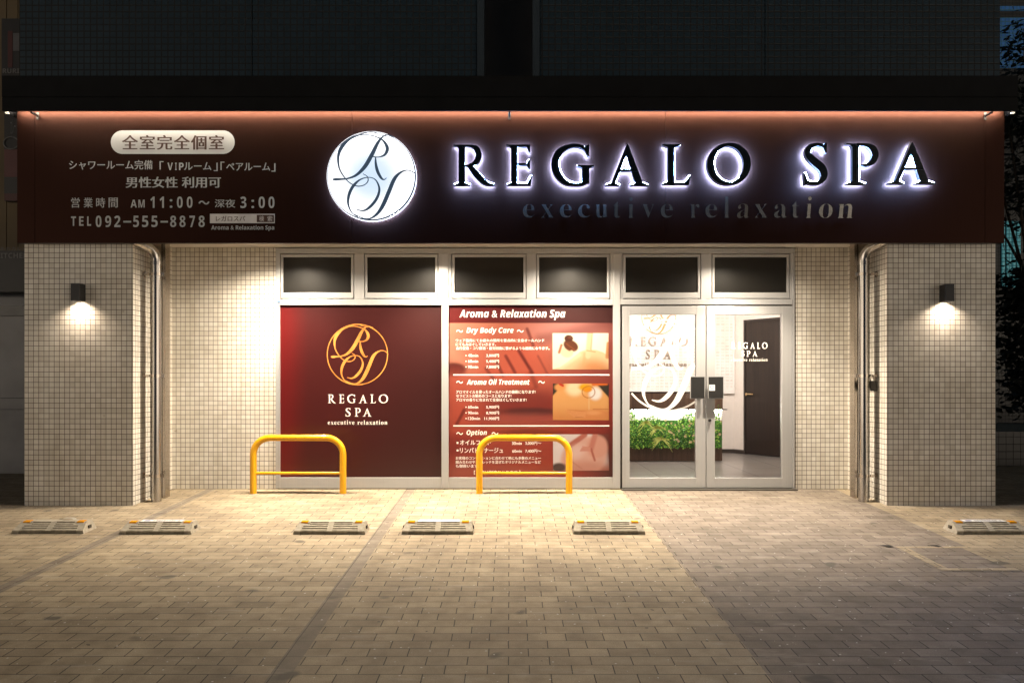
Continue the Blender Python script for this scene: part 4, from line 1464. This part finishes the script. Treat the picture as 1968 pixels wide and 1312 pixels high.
ws = wheel_stop_proto()
WS_LIST = [(-3.786, 0.02, 'concrete wheel stop at the far left, loose torn label behind its top', 'torn'),
           (-2.895, 0.0, 'concrete wheel stop with white label, in front of the left downpipe', 'lab'),
           (-1.476, 0.0, 'concrete wheel stop without label, in front of the left barrier', None),
           (-0.591, 0.0, 'concrete wheel stop with white label, below the edge between the two posters', 'lab'),
           (0.81, 0.0, 'concrete wheel stop without label, in front of the right barrier and poster', None),
           (3.94, 0.0, 'concrete wheel stop with white label, cut by the right picture edge', 'lab')]
WY = -1.975
stops = [ws] + [copy_tree(ws) for _ in WS_LIST[1:]]
for i, (x, dy, lab, extra) in enumerate(WS_LIST):
    o = stops[i]
    o.location = (x, WY + dy, gz(WY) - 0.004)
    o.rotation_euler = (math.atan(SL), 0, (0.0, 0.004, -0.006, 0.003, -0.002, 0.0)[i])
    o['label'] = lab
    if extra == 'lab':
        p = MB().box(-0.17, 0.17, 0.098, 0.165, 0.0865, 0.0885, 0)
        rr = random.Random(i)
        p.box(-0.145, -0.10, 0.112, 0.145, 0.0886, 0.0892, 1)
        for k in range(9):
            xx = -0.07 + k * 0.021
            p.box(xx, xx + rr.uniform(0.008, 0.016), 0.115, 0.145, 0.0886, 0.0892, 2)
        p.box(0.135, 0.15, 0.115, 0.14, 0.0886, 0.0892, 2)
        lo = p.build('paper_label', [paper_m, blue_ink, grey_ink])
        lo.parent = o
    elif extra == 'torn':
        p = MB()
        pts = [(0.0 + 0.012 * k, 0.15 + 0.012 * math.sin(k * 0.9), 0.087 + 0.014 * math.sin(k / 11 * math.pi)) for k in range(12)]
        for a, b in zip(pts[:-1], pts[1:]):
            p.quad(a, b, (b[0], b[1] + 0.05, b[2] - 0.004), (a[0], a[1] + 0.05, a[2] - 0.004))
        lo = p.build('torn_label', plain('dirty_film', (0.35, 0.33, 0.29), 0.5))
        lo.parent = o

# ------------------------------------------------------------------ paver-filled access cover
AC = thing('access_cover', 'recessed floor cover framed by pale pavers on the grey paving', 'cover', (3.4, -2.5, gz(-2.5)))
def gp(px, py):
    Zd = F * (HC + SL * DC) / (py - (HY - SL * F))
    return (px - CX) * Zd / F, Zd - DC
ca, cb = gp(1718, 1056), gp(1925, 1100)
cx0, cx1, cy1, cy0 = 2.95, 3.50, -2.36, -2.98
def gq(mb, x0, x1, y0, y1, dz, m):
    mb.quad((x0, y0, gz(y0) + dz), (x1, y0, gz(y0) + dz), (x1, y1, gz(y1) + dz), (x0, y1, gz(y1) + dz), m)
k = MB()
gq(k, cx0, cx1, cy1 - 0.05, cy1, 0.004, 0)
gq(k, cx0, cx1, cy0, cy0 + 0.05, 0.004, 0)
gq(k, cx0, cx0 + 0.07, cy0 + 0.05, cy1 - 0.05, 0.004, 0)
gq(k, cx1 - 0.07, cx1, cy0 + 0.05, cy1 - 0.05, 0.004, 0)
k.build('frame', pav_b, AC)
k = MB()
gq(k, cx0 + 0.07, cx1 - 0.07, cy0 + 0.05, cy1 - 0.05, 0.003, 0)
k.build('infill', pav_g, AC)
k = MB()
for px in (1704, 1796):
    a, b = gp(px, 1050)
    w, zz = 0.045, 0.0055
    k.add([(a - w, b + 0.03, gz(b + 0.03) + zz), (a + 0.01, b - 0.03, gz(b - 0.03) + zz), (a + 0.05, b - 0.02, gz(b - 0.02) + zz), (a + 0.035, b + 0.035, gz(b + 0.035) + zz)], [(0, 1, 2, 3)])
k.build('lifting_hole', plain('dark_hole', (0.012, 0.01, 0.008), 0.9), AC)

# ------------------------------------------------------------------ neighbour on the left
NB = thing('neighbour_restaurant', 'dark beige boarded restaurant building at the left picture edge', 'building', (-7.5, 1.4, 0))
NY = 1.4
board = plain('boarded_wall', (0.12, 0.085, 0.04), 0.7, var=0.25, vscale=2)
nb = MB()
x = -11.0
while x < -5.55:
    nb.box(x, x + 0.135, NY, NY + 0.15, 2.75, 9.0)
    x += 0.145
nb.build('boarded_wall', board, NB)
MB().box(-11, -5.5, NY + 0.152, 8, 0, 9.0).build('core', black_m, NB)
MB().box(-11, -5.5, NY - 0.35, NY + 0.15, 2.25, 2.75).build('name_board', black_m, NB)
t = MB()
put_text(t, sansb('KITCHEN'), (-8, 486, 55, 496), NY - 0.352)
put_text(t, '緑のあのカレー', (-22, 474, 52, 482), NY - 0.352)
t.build('lettering', plain('dim_lettering', (0.12, 0.12, 0.12), 0.5), NB)
w = MB()
prect(w, -200, 512, 60, 588, NY - 0.05, NY, 0)
prect(w, -200, 560, 60, 566, NY - 0.06, NY - 0.051, 1)
prect(w, -200, 588, 60, 606, NY - 0.08, NY - 0.0, 2)
w.build('window_band', [plain('night_pane', (0.03, 0.035, 0.05), 0.15), plain('pane_bar', (0.10, 0.11, 0.15), 0.4), plain('grey_sill', (0.30, 0.30, 0.30), 0.6)], NB)
w = MB()
prect(w, -400, 607, 60, 764, NY - 0.03, NY + 0.1)
prect(w, -400, 765, 60, 786, NY - 0.03, NY + 0.1)
prect(w, -400, 787, 60, 926, NY - 0.03, NY + 0.1)
prect(w, -400, 927, 60, 944, NY - 0.03, NY + 0.1)
w.build('shutter_panel', plain('grey_panel', (0.36, 0.36, 0.37), 0.55, var=0.15, vscale=2), NB)
MB().box(-11, -5.6, NY - 0.02, NY + 0.1, 0, 0.13).build('plinth', black_m, NB)
BS = thing('banner_sign', 'black and red restaurant sign fixed high on the boarded wall', 'sign', (PX(20, NY - 0.3), NY - 0.1, PZ(140, NY)))
w = MB()
prect(w, 3, 36, 60, 150, NY - 0.1, NY - 0.02, 0)
prect(w, 15, 60, 24, 130, NY - 0.103, NY - 0.1005, 1)
prect(w, 25, 64, 60, 98, NY - 0.103, NY - 0.1005, 2)
w.build('board', [black_m, plain('deep_red', (0.06, 0.008, 0.008), 0.5), plain('grey_print', (0.09, 0.09, 0.10), 0.5)], BS)
w = MB()
put_text(w, sansb('RURI'), (5, 132, 37, 141), NY - 0.1035)
w.build('lettering', MATS['dim_lettering'], BS)
BS2 = thing('banner_sign', 'dark hanging sign with white ring mark beside the maroon sign board end', 'sign', (PX(20, NY - 0.3), NY - 0.1, PZ(385, NY)))
w = MB()
prect(w, 8, 200, 60, 386, NY - 0.1, NY - 0.02, 0)
prect(w, 8, 372, 60, 386, NY - 0.103, NY - 0.1005, 1)
prect(w, 8, 287, 60, 340, NY - 0.103, NY - 0.1005, 2)
w.build('board', [black_m, MATS['deep_red'], plain('dusky_red', (0.10, 0.025, 0.025), 0.5)], BS2)
w = MB()
cx_, cz_, rr_ = PX(22, NY - 0.105), PZ(275, NY - 0.105), 0.075
ringp = [(cx_ + rr_ * 1.25 * math.cos(a), NY - 0.105, cz_ + rr_ * math.sin(a)) for a in np.linspace(0, 2 * math.pi, 33)]
w.tube(ringp, 0.010, 8)
put_text(w, 'カレー', (20, 228, 30, 258), NY - 0.1035)
w.build('emblem', MATS['dim_lettering'], BS2)

# ------------------------------------------------------------------ right side: far tiled block, low wall, filler shrub, tree
FB = thing('far_tower', 'distant tiled block with painted-on cyan and blue glow at the right edge', 'building', (14.0, 14.0, 0))
FBY = 13.0
MB().box(PX(1905, FBY), 26, FBY, FBY + 8, 0, 18).build('wall', tile_far, FB)
gb = tiles('cyan_glow_tile', 0.11, (0.05, 0.22, 0.24), (0.08, 0.28, 0.30), (0.01, 0.04, 0.05), 0.02)  # self-glowing tile standing in for cyan light on the far wall
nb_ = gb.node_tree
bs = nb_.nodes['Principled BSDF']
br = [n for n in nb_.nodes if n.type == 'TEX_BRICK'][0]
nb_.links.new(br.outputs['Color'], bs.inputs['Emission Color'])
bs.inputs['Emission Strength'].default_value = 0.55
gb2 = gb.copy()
gb2.name = 'blue_glow_tile'  # blue light on the upper far wall, put in as emission
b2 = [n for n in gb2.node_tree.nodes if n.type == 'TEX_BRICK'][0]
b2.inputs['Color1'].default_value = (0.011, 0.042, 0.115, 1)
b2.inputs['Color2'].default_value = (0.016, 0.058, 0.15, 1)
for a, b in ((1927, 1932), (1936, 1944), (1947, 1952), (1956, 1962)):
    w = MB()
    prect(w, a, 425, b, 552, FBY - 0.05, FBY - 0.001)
    w.build('cyan_glow', gb, FB)
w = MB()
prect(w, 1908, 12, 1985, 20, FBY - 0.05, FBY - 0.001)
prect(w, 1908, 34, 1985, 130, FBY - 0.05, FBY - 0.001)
w.build('blue_glow', gb2, FB)

LW = MB()
LW.box(PX(1900, 2.2), 9.5, 2.2, 2.35, 0, PZ(829, 2.2))
lw = LW.build('garden_wall', tiles('dark_wall_tile', 0.1, (0.035, 0.035, 0.035), (0.045, 0.045, 0.045), (0.012, 0.012, 0.012), 0.008))
tag(lw, 'low dark tiled garden wall right of the right pillar', 'wall')

def leafy(name, label, cat, base, trunk_h, crown, nleaf, seed, lsize):
    rg = random.Random(seed)
    o = thing(name, label, cat, base)
    t_ = MB()
    bx, by, bz = base
    top = Vector((bx + rg.uniform(-0.1, 0.1), by, bz + trunk_h))
    t_.tube([(bx, by, bz - 0.05), (bx + 0.04, by, bz + trunk_h * 0.5), tuple(top)], [0.09, 0.07, 0.05], 10)
    tips = []
    cxx, cyy, czz, rx, ry, rz = crown
    for k in range(14):
        tip = Vector((cxx + rg.uniform(-0.8, 0.8) * rx, cyy + rg.uniform(-0.8, 0.8) * ry, czz + rg.uniform(-0.8, 0.8) * rz))
        st_ = Vector((bx, by, bz + trunk_h * rg.uniform(0.5, 1)))
        t_.tube([tuple(st_), tuple((st_ + tip) / 2 + Vector((0, 0, 0.1))), tuple(tip)], [0.03, 0.02, 0.008], 6)
        tips.append(tip)
    t_.build('trunk', plain('bark', (0.04, 0.03, 0.022), 0.9), o)
    l_ = MB()
    for i in range(nleaf):
        if rg.random() < 0.65:
            c = rg.choice(tips) + Vector((rg.gauss(0, 1), rg.gauss(0, 1), rg.gauss(0, 1))) * 0.22
        else:
            a, b, r = rg.uniform(0, 6.28), rg.uniform(-1, 1), rg.random() ** 0.4
            c = Vector((cxx + rx * r * math.sqrt(1 - b * b) * math.cos(a), cyy + ry * r * math.sqrt(1 - b * b) * math.sin(a), czz + rz * r * b))
        d = Vector((rg.gauss(0, 1), rg.gauss(0, 1), rg.gauss(-0.4, 0.8))).normalized()
        u = d.orthogonal().normalized()
        s_ = lsize * rg.uniform(0.6, 1.2)
        l_.add([c, c + d * s_ * 0.5 + u * s_ * 0.27, c + d * s_, c + d * s_ * 0.5 - u * s_ * 0.27], [(0, 1, 2, 3)], rg.choice((0, 0, 1)))
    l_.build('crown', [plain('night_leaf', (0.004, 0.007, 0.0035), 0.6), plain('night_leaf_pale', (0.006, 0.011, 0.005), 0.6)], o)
    return o

leafy('street_tree', 'dark leafy tree rising behind the right end of the canopy', 'tree', (8.1, 3.4, 0), 3.0, (8.2, 3.4, 5.0, 1.25, 1.2, 1.6), 5200, 5, 0.15)
leafy('filler_shrub', 'black shrub added to keep the gap right of the building dark', 'shrub', (8.3, 3.2, 0), 1.4, (8.3, 3.2, 1.75, 0.95, 0.7, 1.15), 6000, 9, 0.14)  # shrub added to fill the unlit gap with black
